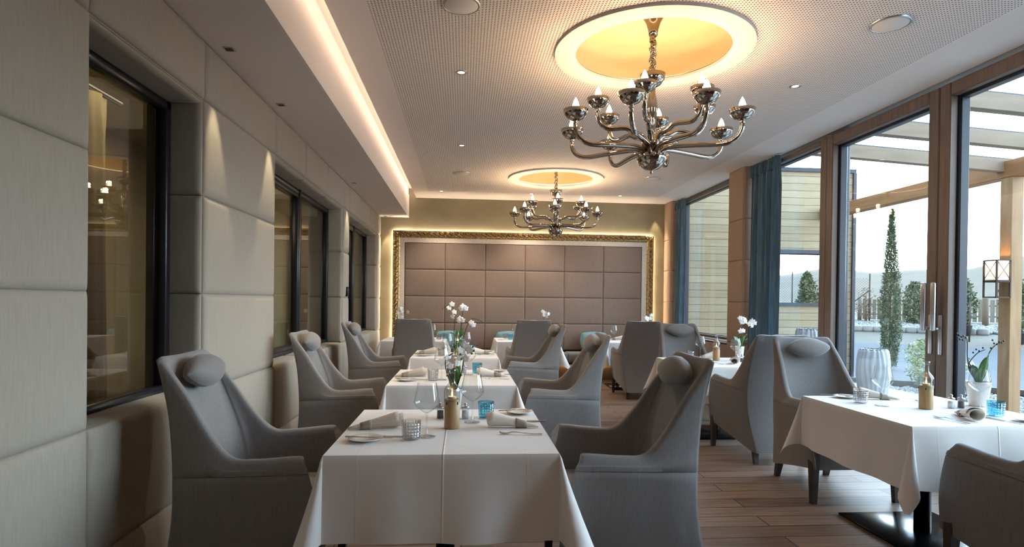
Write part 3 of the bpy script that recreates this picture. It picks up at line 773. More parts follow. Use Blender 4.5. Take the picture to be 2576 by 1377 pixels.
for i,(k,(x,y,nm)) in enumerate(TAB.items()): table(x,y,nm,11+i,.33 if k=='r1' else .345)

# ------------------------------------------------------------------ tableware prototypes
ZT=TZ+.0015
protos={}
def place(kind,x,y,rz,label,z=ZT):
    if kind not in protos:
        o=MAKE[kind](); protos[kind]=o; o.location=(x,y,z); o.rotation_euler=(0,0,rz); o['label']=label
        if not o.get('group'): o['group']=GROUPS[kind]
        return o
    return dup(protos[kind],(x,y,z),rz,label)
def mk_wine():
    t=thing('wine_glass','','wine glass')
    G().lathe([(0,.0),(.040,.0),(.040,.0025),(.015,.006),(.0045,.014),(.0036,.05),(.0036,.085),(.006,.105),(.004,.108),(0,.108)],28).obj('stem','wine',t)
    G().lathe([(.0,.106),(.010,.108),(.031,.122),(.0525,.142),(.0585,.154),(.0580,.163),(.053,.190),(.047,.218),(.0425,.245)],36,caps=False).obj('bowl','wine',t)
    return t
def mk_bottle():
    t=thing('candle_bottle','','candle holder')
    w=G().lathe([(0,0),(.035,0),(.037,.002),(.037,.139),(.0355,.141),(.0,.141)],36).obj('wooden_base','oakz',t,sharp=40)
    g=G()
    for a in (-2.3,-.75,.8,2.4): 
        c,s=math.cos(a),math.sin(a); g.rbox(.0372*c-.003,.0372*c+.003,.0372*s-.003,.0372*s+.003,.116,.130,.002,1)
    g.obj('slot','pepper',w)
    G().lathe([(.0385,.122),(.0395,.135),(.0395,.178),(.038,.188),(.030,.202),(.018,.216),(.0150,.226),(.0143,.262),(.0143,.268),(.0170,.269),(.0172,.284),(.0145,.286)],36,caps=False).obj('glass_bottle','bottle',t)
    c=G().lathe([(0,.141),(.020,.141),(.020,.153),(.0185,.154),(.0185,.150),(.0,.150)],24).obj('tealight','candle',t)
    G().lathe([(0,.150),(.0035,.156),(.0045,.163),(.0025,.172),(0,.180)],12).obj('flame','flame',c)
    return t
def mk_tumbler(mat):
    def f():
        t=thing('water_tumbler','','tumbler')
        n=40; P=[]
        prof=[(0,0),(.020,0),(.034,.002),(.037,.008)]+[(.0385+.003*k/14,.012+.060*k/14) for k in range(15)]+[(.0425,.080),(.0425,.085),(.0395,.085)]
        Q=[]
        for k,(r,z) in enumerate(prof):
            row=[]
            for i in range(n):
                q=0
                if 4<=k<=18: q=.0016*(1 if (i+k)%2 else -1)
                a=2*PI*i/n; row.append(((r+q)*math.cos(a),(r+q)*math.sin(a),z))
            Q.append(row)
        G().grid(Q,cv=True).obj('cut_glass_body',mat,t,sharp=30)
        G().lathe([(0,.012),(.030,.012),(.034,.016),(.0395,.085)],30,caps=False).obj('inner_wall',mat,t)
        return t
    return f
def spiral_cone(L,r0,r1,turns,thick=.002,flat=.82,n=44,m=12,lip=.012):
    P=[]
    for i in range(m+1):
        u=i/m; row=[]
        for j in range(n+1):
            v=j/n; a=2*PI*turns*v; R=(r0+(r1-r0)*u)*(1-.30*v)+.0015*math.sin(9*v+3*u)
            x=-L/2+L*u+lip*math.sin(a*.5+1)*(1-u)
            zz=R*math.sin(a)*flat
            row.append((x,R*math.cos(a),zz+r0*flat-(r0-r1)*flat*u))
        P.append(row)
    return G().grid(P)
def mk_napkin(mat,ring):
    def f():
        t=thing('napkin','','napkin')
        o=spiral_cone(.245,.047,.008,2.3).obj('rolled_cloth',mat,t)
        md=o.modifiers.new('thickness','SOLIDIFY'); md.thickness=.0022
        P=[]
        for u in (.55,.60,.70,.77):
            R=(.047+(.008-.047)*u)*1.06+.0015; P.append([(-.1225+.245*u,R*math.cos(a),R*math.sin(a)*.84+.047*.82-(.039)*.82*u) for a in [2*PI*k/28 for k in range(28)]])
        b=G().grid(P,cv=True).obj('napkin_ring',ring,t); md=b.modifiers.new('thickness','SOLIDIFY'); md.thickness=.002
        return t
    return f
def mk_plate():
    o=G().lathe([(0,.004),(.045,.004),(.052,.007),(.074,.012),(.075,.0135),(.072,.0145),(.05,.0095),(.045,.0065),(0,.0065)],44).obj('side_plate','china'); return tag(o,'','plate')
def mk_knife():
    t=thing('table_knife','','knife')
    G().rbox(-.105,-.005,-.0055,.0055,0,.006,.0025,2).obj('handle','silver',t)
    n=10; top=[(-.006+.112*i/n,.0055*(1+.5*math.sin(PI*i/n))*(1-(i/n)**4)) for i in range(n+1)]; bot=[(x,-.0045*(1-(i/n)**5)) for i,(x,y) in enumerate(top)]
    P=[[(x,y,.0015) for x,y in bot],[(x,y,.0015) for x,y in top],[(x,y,.0035) for x,y in top],[(x,y*.9,.0035) for x,y in bot]]
    G().grid(P,cu=True).obj('blade','silver',t); return t
def mk_fork():
    t=thing('table_fork','','fork')
    pts=catmull([(-.10,0,.0035),(-.04,0,.004),(.0,0,.008),(.035,0,.010),(.05,0,.007)],6)
    P=[]
    for i,p in enumerate(pts):
        u=i/(len(pts)-1); w=.0075-.005*min(1,u/.45) if u<.5 else .0025+.0095*((u-.5)/.5)
        P.append([(p.x,-w,p.z),(p.x,w,p.z),(p.x,w*.9,p.z+.002),(p.x,-w*.9,p.z+.002)])
    G().grid(P,cv=True).obj('handle','silver',t)
    for k in range(4):
        y=-.0098+.0065*k
        G().tube(catmull([(.048,y*.95,.0075),(.065,y,.004),(.085,y,.0045),(.098,y,.010)],4),[.0017]*12+[.0008],6).obj('tine','silver',t)
    return t
def mk_jar(fill):
    def f():
        t=thing('spice_jar','','salt and pepper jar')
        G().lathe([(0,.0),(.018,0),(.0185,.003),(.018,.045),(.021,.058)],24,caps=False).obj('glass','jar',t)
        G().lathe([(0,.002),(.0165,.002),(.0160,.040),(0,.042)],20).obj('contents',fill,t)
        G().lathe([(.021,.056),(.0215,.060),(.014,.064),(.008,.066),(.0075,.072),(.009,.078),(.005,.082),(0,.083)],22,caps=False).obj('lid','steel',t)
        return t
    return f
def flower(g,c,R,fx):
    """five-petalled orchid bloom facing direction fx"""
    f=Vector(fx).normalized(); a=f.orthogonal().normalized(); b=f.cross(a); c=Vector(c)
    for k in range(5):
        an=2*PI*k/5+.3; w=(.5 if k in (1,4) else .34)*R
        d=a*math.cos(an)+b*math.sin(an); s=f.cross(d)
        P=[]
        for i in range(5):
            u=i/4; ww=w*math.sin(PI*min(.97,(.12+.85*u)))
            P.append([tuple(c+d*R*u+s*ww*q+f*(.25*R*u*(1-u)*2-.12*R*u*u-.10*R*abs(q)*u)) for q in (-1,-.5,0,.5,1)])
        g.grid(P)
    return g
def orchid(name_label,loc,rz,stems,pot=True,leafh=.20,seed=1,group='potted orchids',potr=.05,splay=1.0):
    """stems: list of (points, [(flower position, size)...], [bud positions])"""
    rnd=random.Random(seed)
    t=thing('potted_orchid',name_label,'orchid',loc,rz,group)
    p=G().lathe([(0,0),(potr*.68,0),(potr*.70,.004),(potr*.98,.140),(potr,.150),(potr*.95,.152),(potr*.90,.140),(0,.138)],32).obj('flower_pot','china',t,sharp=50)
    G().lathe([(0,.141),(potr*.9,.139)],18,caps=False).obj('soil','soil',p)
    for k,(a,l,up_) in enumerate(((.2,.16,.9),(1.9,.15,1.1),(3.4,.17,.9),(4.7,.15,1.2),(5.6,.12,1.3))):
        P=[]
        for i in range(9):
            u=i/8; x=.01+l*.55*splay*u**1.2; z=.14+leafh*up_*.75*u-.05*u**3; w=.026*math.sin(PI*min(.98,.12+.86*u))+.001
            P.append([(x*math.cos(a)-q*w*math.sin(a),x*math.sin(a)+q*w*math.cos(a),z+abs(q)*.007) for q in (-1,-.5,0,.5,1)])
        o=G().grid(P).obj('leaf','leaf',t); md=o.modifiers.new('thickness','SOLIDIFY'); md.thickness=.002
    for pts,fl,buds in stems:
        sp=catmull(pts,6); s=G().tube(sp,.0028,7).obj('stem','stem',t)
        for (c,R) in fl:
            d=Vector((rnd.uniform(-.6,.6),-1,rnd.uniform(-.3,.4))); d.rotate(Matrix.Rotation(-rz,3,'Z'))
            flower(G(),c,R,d).obj('bloom','petal',s)
        g=G()
        for c in buds: g.lathe([(0,-.007),(.005,-.002),(.005,.003),(0,.008)],8,c)
        if buds: g.obj('bud','stem' if not fl else 'leaf',s)
    return t
MAKE={'wine':mk_wine,'bottle':mk_bottle,'grey':mk_tumbler('tumgrey'),'blue':mk_tumbler('tumblue'),'nap':mk_napkin('napkin','napring'),'napb':mk_napkin('napbeige','napring'),
      'plate':mk_plate,'knife':mk_knife,'fork':mk_fork,'salt':mk_jar('salt'),'pepper':mk_jar('pepper')}
GROUPS={'wine':'wine glasses on the tables','bottle':'candle bottles on the tables','grey':'smoky cut-glass tumblers','blue':'blue cut-glass tumblers','nap':'rolled white napkins','napb':'rolled beige napkins','plate':'white side plates','knife':'table knives','fork':'table forks','salt':'salt jars','pepper':'pepper jars'}
D=math.radians
def centre_set(x,y,nm):
    """the two-cover setting shared by the three tables of the middle row"""
    P=lambda k,dx,dy,rz,lab,z=ZT: place(k,x+dx,y+dy,rz,lab+' on '+nm,z)
    P('bottle',.025,.0,0,'oak-based glass bottle with a lit tealight')
    P('wine',-.085,-.18,0,'tall wine glass beside the smoky grey tumbler')
    P('wine',.125,.13,0,'tall wine glass beside the blue tumbler')
    P('grey',-.15,-.23,0,'smoky grey cut-glass tumbler')
    P('blue',.20,.25,0,'blue cut-glass tumbler')
    P('napb',-.345,-.005,D(195),'beige rolled napkin with its open end to the right')
    P('nap',.325,.01,D(-8),'white rolled napkin with a grey band')
    P('plate',-.345,-.245,0,'white side plate on the wall side')
    P('knife',-.33,-.262,D(-9),'butter knife lying across the wall-side plate',ZT+.0145)
    P('knife',-.262,-.18,D(-2),'table knife between the plate and the beige napkin')
    P('fork',.345,-.15,D(172),'fork lying in front of the white napkin')
    P('plate',.39,.36,0,'white side plate on the window side')
    P('knife',.375,.37,D(12),'butter knife lying across the window-side plate',ZT+.0145)
    P('knife',.40,.135,D(184),'table knife behind the white napkin')
    P('pepper',-.04,.235,0,'black pepper jar behind the bottle')
    P('salt',.09,.235,0,'white salt jar behind the bottle')
for k in ('n1','n2','n3'): centre_set(*TAB[k])
orchid('white orchid in a pale pot right behind the candle bottle on the nearest centre table',(-.045,3.115,ZT),0,
  [([(0,0,.13),(-.042,.0,.24),(-.045,-.01,.31),(-.01,-.03,.34)],[((-.035,-.03,.315),.022),((-.012,-.035,.30),.024),((.012,-.03,.29),.022),((-.02,-.04,.275),.021),((.02,-.03,.325),.018)],[(.03,-.03,.335),(.036,-.03,.31)]),
   ([(0,0,.13),(.04,0,.25),(.052,-.01,.34),(.07,-.03,.39)],[((.055,-.03,.385),.025),((.078,-.03,.36),.027),((.045,-.02,.345),.025),((.03,-.03,.36),.022),((.06,-.03,.315),.024)],[(.095,-.03,.375),(.09,-.03,.34),(.10,-.03,.355)])],seed=2,potr=.043,splay=.35,leafh=.19)
orchid('tall white orchid behind the candle bottle on the second centre table',(-.05,5.06,ZT),0,
  [([(0,0,.13),(-.03,0,.32),(-.025,-.01,.50),(-.06,-.02,.58),(-.12,-.02,.55)],[((-.05,-.03,.585),0.027),((-.075,-.03,.555),0.026),((-.03,-.03,.52),0.026),((-.045,-.03,.48),0.026)],[(-.11,-.02,.56),(-.13,-.02,.545)]),
   ([(0,0,.13),(.02,0,.32),(.04,-.01,.50),(.05,-.02,.57)],[((.045,-.03,.565),0.032),((.07,-.03,.55),0.028),((.03,-.03,.55),0.028),((.02,-.03,.46),0.030),((.03,-.03,.45),0.026)],[]),
   ([(0,0,.13),(.05,0,.30),(.10,-.01,.44),(.16,-.02,.46),(.24,-.02,.42)],[((.115,-.03,.43),0.028),((.135,-.03,.41),0.027)],[(.15,-.02,.46),(.17,-.02,.455),(.185,-.02,.45),(.20,-.02,.44),(.22,-.02,.43)])],seed=5,splay=.5)
orchid('white orchid standing on the third centre table',(-.06,7.08,ZT),0,
  [([(0,0,.13),(.03,0,.26),(.04,-.01,.36),(.02,-.02,.40)],[((.02,-.03,.40),.034),((.05,-.03,.38),.034),((0,-.03,.37),.03)],[])],seed=8)
nm=TAB['r1'][2]
P=lambda k,x,y,rz,lab,z=ZT: place(k,x,y,rz,lab+' on '+nm,z)
P('bottle',2.785,3.315,0,'oak-based glass bottle with a lit tealight')
P('wine',2.585,3.42,0,'tall wine glass next to the smoky grey tumbler')
P('wine',3.09,3.27,0,'tall wine glass in front of the orchid pot')
P('grey',2.515,3.52,0,'smoky grey cut-glass tumbler')
P('blue',3.02,3.09,0,'blue cut-glass tumbler')
P('nap',2.80,3.05,D(70),'white rolled napkin with a dark-edged open end')
P('napb',2.735,3.66,D(-25),'beige folded napkin lying behind the wine glass')
P('fork',2.64,2.97,D(100),'fork lying in front of the white napkin')
P('fork',2.915,3.62,D(-72),'fork lying behind the candle bottle')
P('knife',2.935,2.94,D(-76),'table knife in front of the blue tumbler')
P('plate',2.545,3.715,0,'white side plate at the far left corner')
P('knife',2.50,3.73,D(160),'butter knife resting across the far left plate',ZT+.0145)
P('plate',3.06,2.93,0,'white side plate at the near right corner')
P('salt',2.965,3.335,0,'white salt jar'); P('pepper',3.03,3.335,0,'black pepper jar')
orchid('orchid in a white pot with dark bare stems and buds on the near right table',(3.212,3.41,ZT),0,
  [([(0,0,.13),(-.07,.0,.26),(-.08,0,.40),(-.09,0,.42),(-.14,0,.44)],[],[(-.09,0,.425),(-.105,0,.435),(-.12,0,.43),(-.135,0,.44),(-.15,0,.43),(-.15,0,.45),(-.13,0,.415),(-.11,0,.41)]),
   ([(0,0,.13),(-.05,.02,.24),(.0,.02,.32),(.06,.02,.35)],[],[(-.02,.02,.33),(.0,.02,.35),(.02,.02,.34),(.045,.02,.36)]),
   ([(0,0,.13),(.055,.0,.22),(.065,0,.32),(.11,0,.38),(.16,0,.40)],[],[(.08,0,.36),(.10,0,.39),(.12,0,.385),(.135,0,.40),(.15,0,.395),(.165,0,.405),(.09,0,.41)])],seed=11,leafh=.24,potr=.068,splay=.6)
nm=TAB['r2'][2]
P('bottle',2.735,6.15,0,'oak-based glass bottle with a lit tealight')
P('wine',2.675,6.44,0,'tall wine glass at the left of the candle bottle'); P('wine',2.925,6.10,0,'tall wine glass at the right of the candle bottle')
P('grey',2.555,6.42,0,'clear cut-glass tumbler')
P('napb',2.70,6.36,D(200),'pale rolled napkin lying behind the candle bottle'); P('nap',2.80,5.86,D(65),'white rolled napkin with a dark-edged open end')
P('pepper',2.95,6.0,0,'black pepper jar'); P('salt',2.89,5.99,0,'white salt jar'); P('fork',2.60,5.82,D(100),'fork at the near side')
orchid('white orchid in front of the teal curtain on the middle window-side table',(3.02,6.20,ZT),0,
  [([(0,0,.13),(.02,0,.30),(.04,0,.42),(.0,0,.46)],[((.01,-.02,.455),.034),((.04,-.02,.45),.034),((.015,-.02,.42),.034),((.05,-.02,.43),.034),((-.01,-.02,.46),.03)],[]),
   ([(0,0,.13),(.06,0,.30),(.11,0,.40),(.16,0,.43)],[((.10,-.02,.40),.034),((.13,-.02,.43),.034),((.13,-.02,.385),.034),((.155,-.02,.41),.03)],[(.18,0,.43),(.195,0,.42)]),
   ([(0,0,.13),(-.01,0,.26),(.02,0,.32)],[((.0,-.02,.32),.034),((.03,-.02,.325),.03)],[(-.03,0,.33)])],seed=14)
nm=TAB['bl'][2]
P('grey',-.38,9.20,0,'smoky grey cut-glass tumbler'); P('wine',-.47,9.08,0,'tall wine glass right of the chair back'); P('blue',-.30,9.42,0,'blue cut-glass tumbler')
nm=TAB['bm'][2]
P('blue',.745,9.28,0,'blue cut-glass tumbler left of the chair back'); P('grey',.69,9.56,0,'smoky grey cut-glass tumbler'); P('knife',.64,9.22,D(20),'table knife'); P('wine',.83,9.50,0,'tall wine glass half hidden by the chair back')
nm=TAB['br'][2]
P('wine',2.42,9.30,0,'tall wine glass left of the candle bottle'); P('bottle',2.60,9.20,0,'oak-based glass bottle with a lit tealight'); P('nap',2.50,9.45,D(150),'white rolled napkin behind the wine glass'); P('fork',2.53,9.02,D(100),'fork')
def fl(n,cx,cz,R,seed):
    r=random.Random(seed); return [((cx+r.uniform(-.05,.05),-.02,cz+r.uniform(-.05,.05)),R) for _ in range(n)]
orchid('white orchid behind the chair at the back left table',(-1.00,9.40,ZT),0,[([(0,0,.13),(.02,0,.32),(.0,0,.44)],fl(5,-.0,.45,.034,1)+fl(2,.07,.38,.034,2),[(.12,0,.40)])],seed=21)
orchid('white orchid behind the chair at the middle back table',(1.27,9.42,ZT),0,[([(0,0,.13),(.02,0,.32),(.05,0,.42)],fl(6,.05,.42,.034,3),[(.11,0,.40)])],seed=22)
orchid('white orchid behind the chair at the back right table',(3.02,9.45,ZT),0,[([(0,0,.13),(.0,0,.30),(.02,0,.40)],fl(6,.02,.38,.036,4),[(-.07,0,.41)])],seed=23)

# small wall fittings on the second padded pier
for z,lab,w,h in ((1.46,'dark oval wall control on the second padded pier',.035,.06),):
    t=thing('wall_control',lab,'wall control',(XL+.032,7.43,z)); 
    G().rbox(-.02,.012,-w,w,-h,h,.012,3).obj('housing','black',t); G().rbox(.010,.016,-w*.5,w*.5,-h*.2,h*.6,.004,1).obj('cover','alu',t)

# ------------------------------------------------------------------ outside: terrace, pergola, annex, garden
def gz(x,y):
    d=math.hypot(x,y)
    pts=((0,-.03),(12.2,-.03),(14,.06),(17,.40),(20,.74),(24,.98),(28,1.15),(40,.2),(90,-6))
    for (a,za),(b,zb) in zip(pts[:-1],pts[1:]):
        if d<=b: return za+(zb-za)*(d-a)/(b-a)
    return -6
struct(G().box(XG+.17,7.2,-6,10.5,-.13,-.03).obj('terrace','terrace',smooth=False))
def ring(name,mat,d0,d1,a0=8,a1=110,n=60,m=14,dz=0):
    P=[]
    for i in range(n+1):
        a=math.radians(a0+(a1-a0)*i/n); row=[]
        for j in range(m+1):
            d=d0+(d1-d0)*j/m; x,y=d*math.sin(a),d*math.cos(a); row.append((x,y,gz(x,y)+dz))
        P.append(row)
    return struct(G().grid(P).obj(name,mat))
g=G(); P=[]
for i in range(41):
    a=math.radians(20+80*i/40); x1,y1=12.35*math.sin(a),12.35*math.cos(a); row=[]
    for j in range(9):
        t=j/8; x0=7.2; y0=x0/math.tan(a); 
        x=x0+(x1-x0)*t; y=y0+(y1-y0)*t; row.append((x,y,-.06))
    P.append(row)
struct(g.grid(P).obj('gravel_ground','gravel'))
ring('road','road',12.3,17.2); ring('ground','soilground',17.2,90,m=40)
P=[]
for i in range(61):
    a=math.radians(12+90*i/60); d=12.32; x,y=d*math.sin(a),d*math.cos(a)
    P.append([(x,y,-.1),(x,y,.05),(x*1.012,y*1.012,.05),(x*1.012,y*1.012,-.1)])
struct(G().grid(P).obj('kerb','iron'))
# hills
P=[]
for i in range(91):
    a=math.radians(5+100*i/90); row=[]
    for j in range(14):
        d=230+j*45; t=j/13
        h=-12+ (62+7*math.sin(a*9)+5*math.sin(a*23+1)+2.5*math.sin(a*57))*(t**1.1) if j<12 else -12+(62+7*math.sin(a*9)+5*math.sin(a*23+1)+2.5*math.sin(a*57))*(1-.1*(j-11))
        row.append((d*math.sin(a),d*math.cos(a),h*.98))
    P.append(row)
struct(G().grid(P).obj('hills','hill'))
# annex with a glassless opening
g=G(); ax0,ax1,az1=3.96,7.27,3.85; ox0,ox1,oz0,oz1=5.30,7.03,1.40,2.32
for b in ((ax0,ox0,-.1,az1),(ox1,ax1,-.1,az1),(ox0,ox1,-.1,oz0),(ox0,ox1,oz1,az1)): g.box(b[0],b[1],10.5,10.72,b[2],b[3])
an=g.obj('annex_wall','boards',smooth=False); tag(an,'pale board-clad garden wall with a dark-framed opening, seen through the windows','garden wall')
g=G().box(ax0,ax1+.05,10.46,10.78,az1,az1+.07).box(ax1,ax1+.06,10.46,10.78,-.1,az1); g.obj('dark_trim','alu',an,smooth=False)
g=G().box(ox0-.02,ox1+.02,10.46,10.76,oz0-.06,oz0).box(ox0-.02,ox1+.02,10.46,10.76,oz1,oz1+.07).box(ox0-.03,ox0,10.47,10.76,oz0,oz1).box(ox1,ox1+.03,10.47,10.76,oz0,oz1); g.obj('opening_frame','alu',an,smooth=False)
# pergola
pg=thing('pergola','open timber pergola with sloping rafters over the terrace outside the glass doors','pergola',(6.69,6.68,0))
def loc(g,name,mat): o=g.obj(name,mat,pg,sharp=40); o.data.transform(Matrix.Translation((-6.69,-6.68,0))); return o
loc(G().rbox(6.6,6.78,2.3,10.46,2.96,3.165,.006,1),'outer_beam','timber')
loc(G().rbox(6.61,6.77,6.60,6.76,-.03,2.96,.006,1),'post','timberz')
loc(G().rbox(6.61,6.77,2.55,2.71,-.03,2.96,.006,1),'post','timberz')
loc(G().rbox(3.955,4.03,2.3,7.38,3.18,3.40,.006,1),'ledger_beam','timber')
for y in (6.75,5.85,4.95,4.05,3.15):
    g=G(); zz=lambda x:3.30-.0556*(x-4.6)
    w=.05
    def slab(g,za,zb,ww,x0=3.99,x1=6.9):
        vs=[(x,y+u,zz(x)+q) for x in (x0,x1) for u in (-ww,ww) for q in (za,zb)]
        return g.add(vs,[(0,1,3,2),(4,6,7,5),(0,4,5,1),(2,3,7,6),(0,2,6,4),(1,5,7,3)])
    o=slab(G(),-.15,0,w).obj('rafter','timberx',pg,smooth=False); o.data.transform(Matrix.Translation((-6.69,-6.68,0)))
    o2=slab(G(),.0,.016,w*.8).obj('metal_cap','alu',o,smooth=False); o2.data.transform(Matrix.Translation((-6.69,-6.68,0)))
# wall lantern on the post
la=thing('wall_lantern','rusty iron lantern with frosted glass and a glowing candle on the pergola post','lantern',(6.49,6.66,1.48))
g=G(); a=.088
for sx_ in (-a,a):
    for sy_ in (-a,a): g.box(sx_-.008,sx_+.008,sy_-.008,sy_+.008,0,.46)
for z in (0,.19,.20,.45):
    for s in (-a,a): g.box(s-.008,s+.008,-a,a,z,z+.014); g.box(-a,a,s-.008,s+.008,z,z+.014)
for s in (-a-.003,a+.003):
    for d in (-1,1):
        g.tube([(s,-a*d,.22),(s,a*d,.45)],.004,6); g.tube([(-a*d,s,.22),(a*d,s,.45)],.004,6)
g.box(a,.115,-.03,.03,.20,.34); g.box(-a,a,-a,a,.192,.20)
g.obj('iron_frame','iron',la,smooth=False)
G().box(-a+.006,a-.006,-a+.006,a-.006,.215,.225).box(-.082,.082,-.080,-.078,.215,.45).box(-.082,.082,.078,.080,.215,.45).box(-.082,-.080,-.08,.08,.215,.45).box(.080,.082,-.08,.08,.215,.45).obj('frosted_glass','frostglass' if 'frostglass' in M else 'jar',la,smooth=False)
c=G().lathe([(0,.225),(.035,.225),(.035,.30),(0,.30)],20).obj('candle','frost',la)
G().lathe([(0,.30),(.012,.315),(.014,.335),(0,.365)],12).obj('flame','lantglow',c)
light('POINT',(6.49,6.66,1.83),9,(1.0,.55,.2),shadow_soft_size=.02)
# ribbed planters
def planter(x,y,h,r,lab):
    n=90; P=[]
    for k in range(25):
        u=k/24; R=r*(.80+.30*math.sin(PI*(.15+.72*u))*.8) if u<1 else r*.8
        row=[]
        for i in range(n):
            a=2*PI*i/n; q=.012*math.sin(19*a+1.6*math.sin(5*u+2*math.sin(3*a)))
            row.append(((R+q)*math.cos(a),(R+q)*math.sin(a),h*u))
        P.append(row)
    P.append([(.86*r*math.cos(2*PI*i/n),.86*r*math.sin(2*PI*i/n),h-.01) for i in range(n)]); P.append([(0,0,h-.05)]*n)
    o=G().grid(P,cv=True).obj('ribbed_planter','planter'); o.location=(x,y,-.03); tag(o,lab,'planter')
planter(6.6,8.95,.70,.225,'white ribbed planter standing on the terrace before the gravel bed'); planter(5.93,9.65,.99,.215,'taller white ribbed planter against the board-clad garden wall')
# plants
def leaves(g,pts,size,asp=.45,rnd=random,up=.3):
    for p in pts:
        d=Vector((rnd.gauss(0,1),rnd.gauss(0,1),rnd.gauss(up,.7))).normalized(); s=d.orthogonal().normalized(); s.rotate(Matrix.Rotation(rnd.uniform(0,6.28),3,d))
        L=size*rnd.uniform(.6,1.3); w=L*asp*.5; p=Vector(p); nrm=d.cross(s)
        g.add([p,p+d*L*.5+s*w+nrm*w*.3,p+d*L,p+d*L*.5-s*w+nrm*w*.3],[(0,1,2),(0,2,3)])
    return g
def shrub(lab,x,y,h,r,n,size,mat,shape='oval',z=None,name='shrub',cat='shrub',pot=None,seed=3,group=None,asp=.45):
    rnd=random.Random(seed); z=gz(x,y) if z is None else z
    t=thing(name,lab,cat,(x,y,z),0,group); pts=[]
    for _ in range(n):
        u=rnd.random(); a=rnd.uniform(0,2*PI)
        if shape=='cone': rr=r*(1-u)**.75*(.75+.25*math.sin(u*5+a)); uu=u
        elif shape=='spire': rr=r*min(1,(1-u)**.8*1.5)*min(1,.70+.9*u)*(.82+.18*math.sin(a*3+u*17)); uu=u
        elif shape=='column': rr=r*min(1,(1-u)**.55*1.25)*min(1,.72+.6*u)*(.82+.18*math.sin(a*3+u*17)); uu=u
        else: rr=r*math.sqrt(max(0.02,math.sin(PI*min(.97,.08+.9*u))))*(.8+.2*math.sin(a*3+u*9)); uu=u
        rr*=math.sqrt(rnd.uniform(.25,1)); pts.append((rr*math.cos(a),rr*math.sin(a),(.26 if pot else .05)+(h-.05)*uu))
    G().__class__
    leaves(G(),pts,size,asp,rnd,.9 if shape in ('column','spire') else .3).obj('foliage',mat,t,smooth=False)
    g=G().tube([(0,0,.0),(.01,.01,h*.4),(0,0,h*.85)],[.03*r*3,.02*r*3,.006],7)
    for k in range(7):
        a=rnd.uniform(0,6.28); zz=h*(.15+.09*k); g.tube([(0,0,zz),(r*.6*math.cos(a),r*.6*math.sin(a),zz+h*.14)],[.012*r*3,.004],5)
    g.obj('branches','bark',t)
    if pot:
        G().lathe([(0,0),(pot*.8,0),(pot,.24),(pot*1.06,.25),(pot*1.06,.28),(pot*.95,.28),(pot*.93,.24),(0,.24)],24).obj('plant_pot','pot',t)
    return t
shrub('tall slim cypress tree in the garden beyond the door',8.62,11.22,3.22,.225,13500,.060,'cypress','spire',name='cypress_tree',cat='tree',seed=4,asp=.22)
shrub('lime green bush in the gravel bed behind the door frame',8.15,9.55,.86,.50,2600,.06,'limebush',seed=5,z=-.05)
shrub('small grey-green lavender cushion in the gravel near the ribbed planter',7.62,9.05,.26,.20,700,.06,'shrub',seed=6,z=-.05,asp=.2)
shrub('second small lavender cushion in the gravel below the lime bush',7.55,8.05,.24,.18,600,.06,'shrub',seed=16,z=-.05,asp=.2)
shrub('evergreen shrub in a black pot left of the lantern, by the picket fence',12.77,14.07,1.25,.33,2200,.085,'shrub','oval',pot=.21,seed=7,group='garden shrubs')
shrub('evergreen shrub between the cypress and the door frame, by the picket fence',13.26,16.28,1.25,.36,2200,.085,'shrub','oval',seed=8,group='garden shrubs')
shrub('evergreen shrub in a black pot at the right edge beyond the pergola post',12.8,12.65,1.25,.36,2200,.085,'shrub','oval',pot=.21,seed=9,group='garden shrubs')
shrub('loose evergreen bush seen through the opening of the board-clad wall',10.55,17.3,1.30,.62,2600,.10,'shrub','cone',z=1.05,seed=10,group='garden shrubs')
shrub('thin reddish twiggy shrub left of the cypress by the wire fence',12.2,16.9,1.0,.45,260,.06,'bark','oval',seed=12,z=.9)
# bare branching shrub at the right
rnd=random.Random(33); t=thing('bare_shrub','leafless branching shrub in the gravel at the right edge','shrub',(9.3,8.35,-.05)); g=G()
def twig(p,d,L,r,k):
    q=p+d*L; g.tube([p,p.lerp(q,.5)+Vector((rnd.uniform(-.03,.03),rnd.uniform(-.03,.03),rnd.uniform(-.02,.03))),q],[r,r*.8,r*.6],5)
    if k>0:
        for _ in range(3):
            e=(d+Vector((rnd.uniform(-.8,.8),rnd.uniform(-.8,.8),rnd.uniform(-.1,.6)))).normalized(); twig(q,e,L*.72,r*.55,k-1)
twig(Vector((0,0,0)),Vector((-.2,-.2,1)).normalized(),.38,.02,4); g.obj('branches','bark',t)
# gravel stones, too many to count
def stones(name,lab,n,fn,r0,r1,seed):
    rnd=random.Random(seed); g=G()
    ico=bmesh.new(); bmesh.ops.create_icosphere(ico,subdivisions=1,radius=1); vs=[v.co.copy() for v in ico.verts]; fs=[[v.index for v in f.verts] for f in ico.faces]; ico.free()
    for _ in range(n):
        x,y,z=fn(rnd); r=rnd.uniform(r0,r1); R=Matrix.Rotation(rnd.uniform(0,6),3,Vector((rnd.random(),rnd.random(),rnd.random())).normalized())
        sc=(r*rnd.uniform(.8,1.3),r*rnd.uniform(.7,1),r*rnd.uniform(.5,.8))
        g.add([R@Vector((v.x*sc[0],v.y*sc[1],v.z*sc[2]))+Vector((x,y,z)) for v in vs],fs)
    o=g.obj(name,'gravel',smooth=False); return tag(o,lab,'gravel',kind='stuff')
def near_bed(r):
    while True:
        x=r.uniform(7.2,11); y=r.uniform(5.6,11.2)
        if math.hypot(x,y)<12.2 and .55<math.atan2(x,y)<1.05: return x,y,-.055
stones('gravel','loose pale gravel filling the bed beside the terrace',4200,near_bed,.022,.055,3)
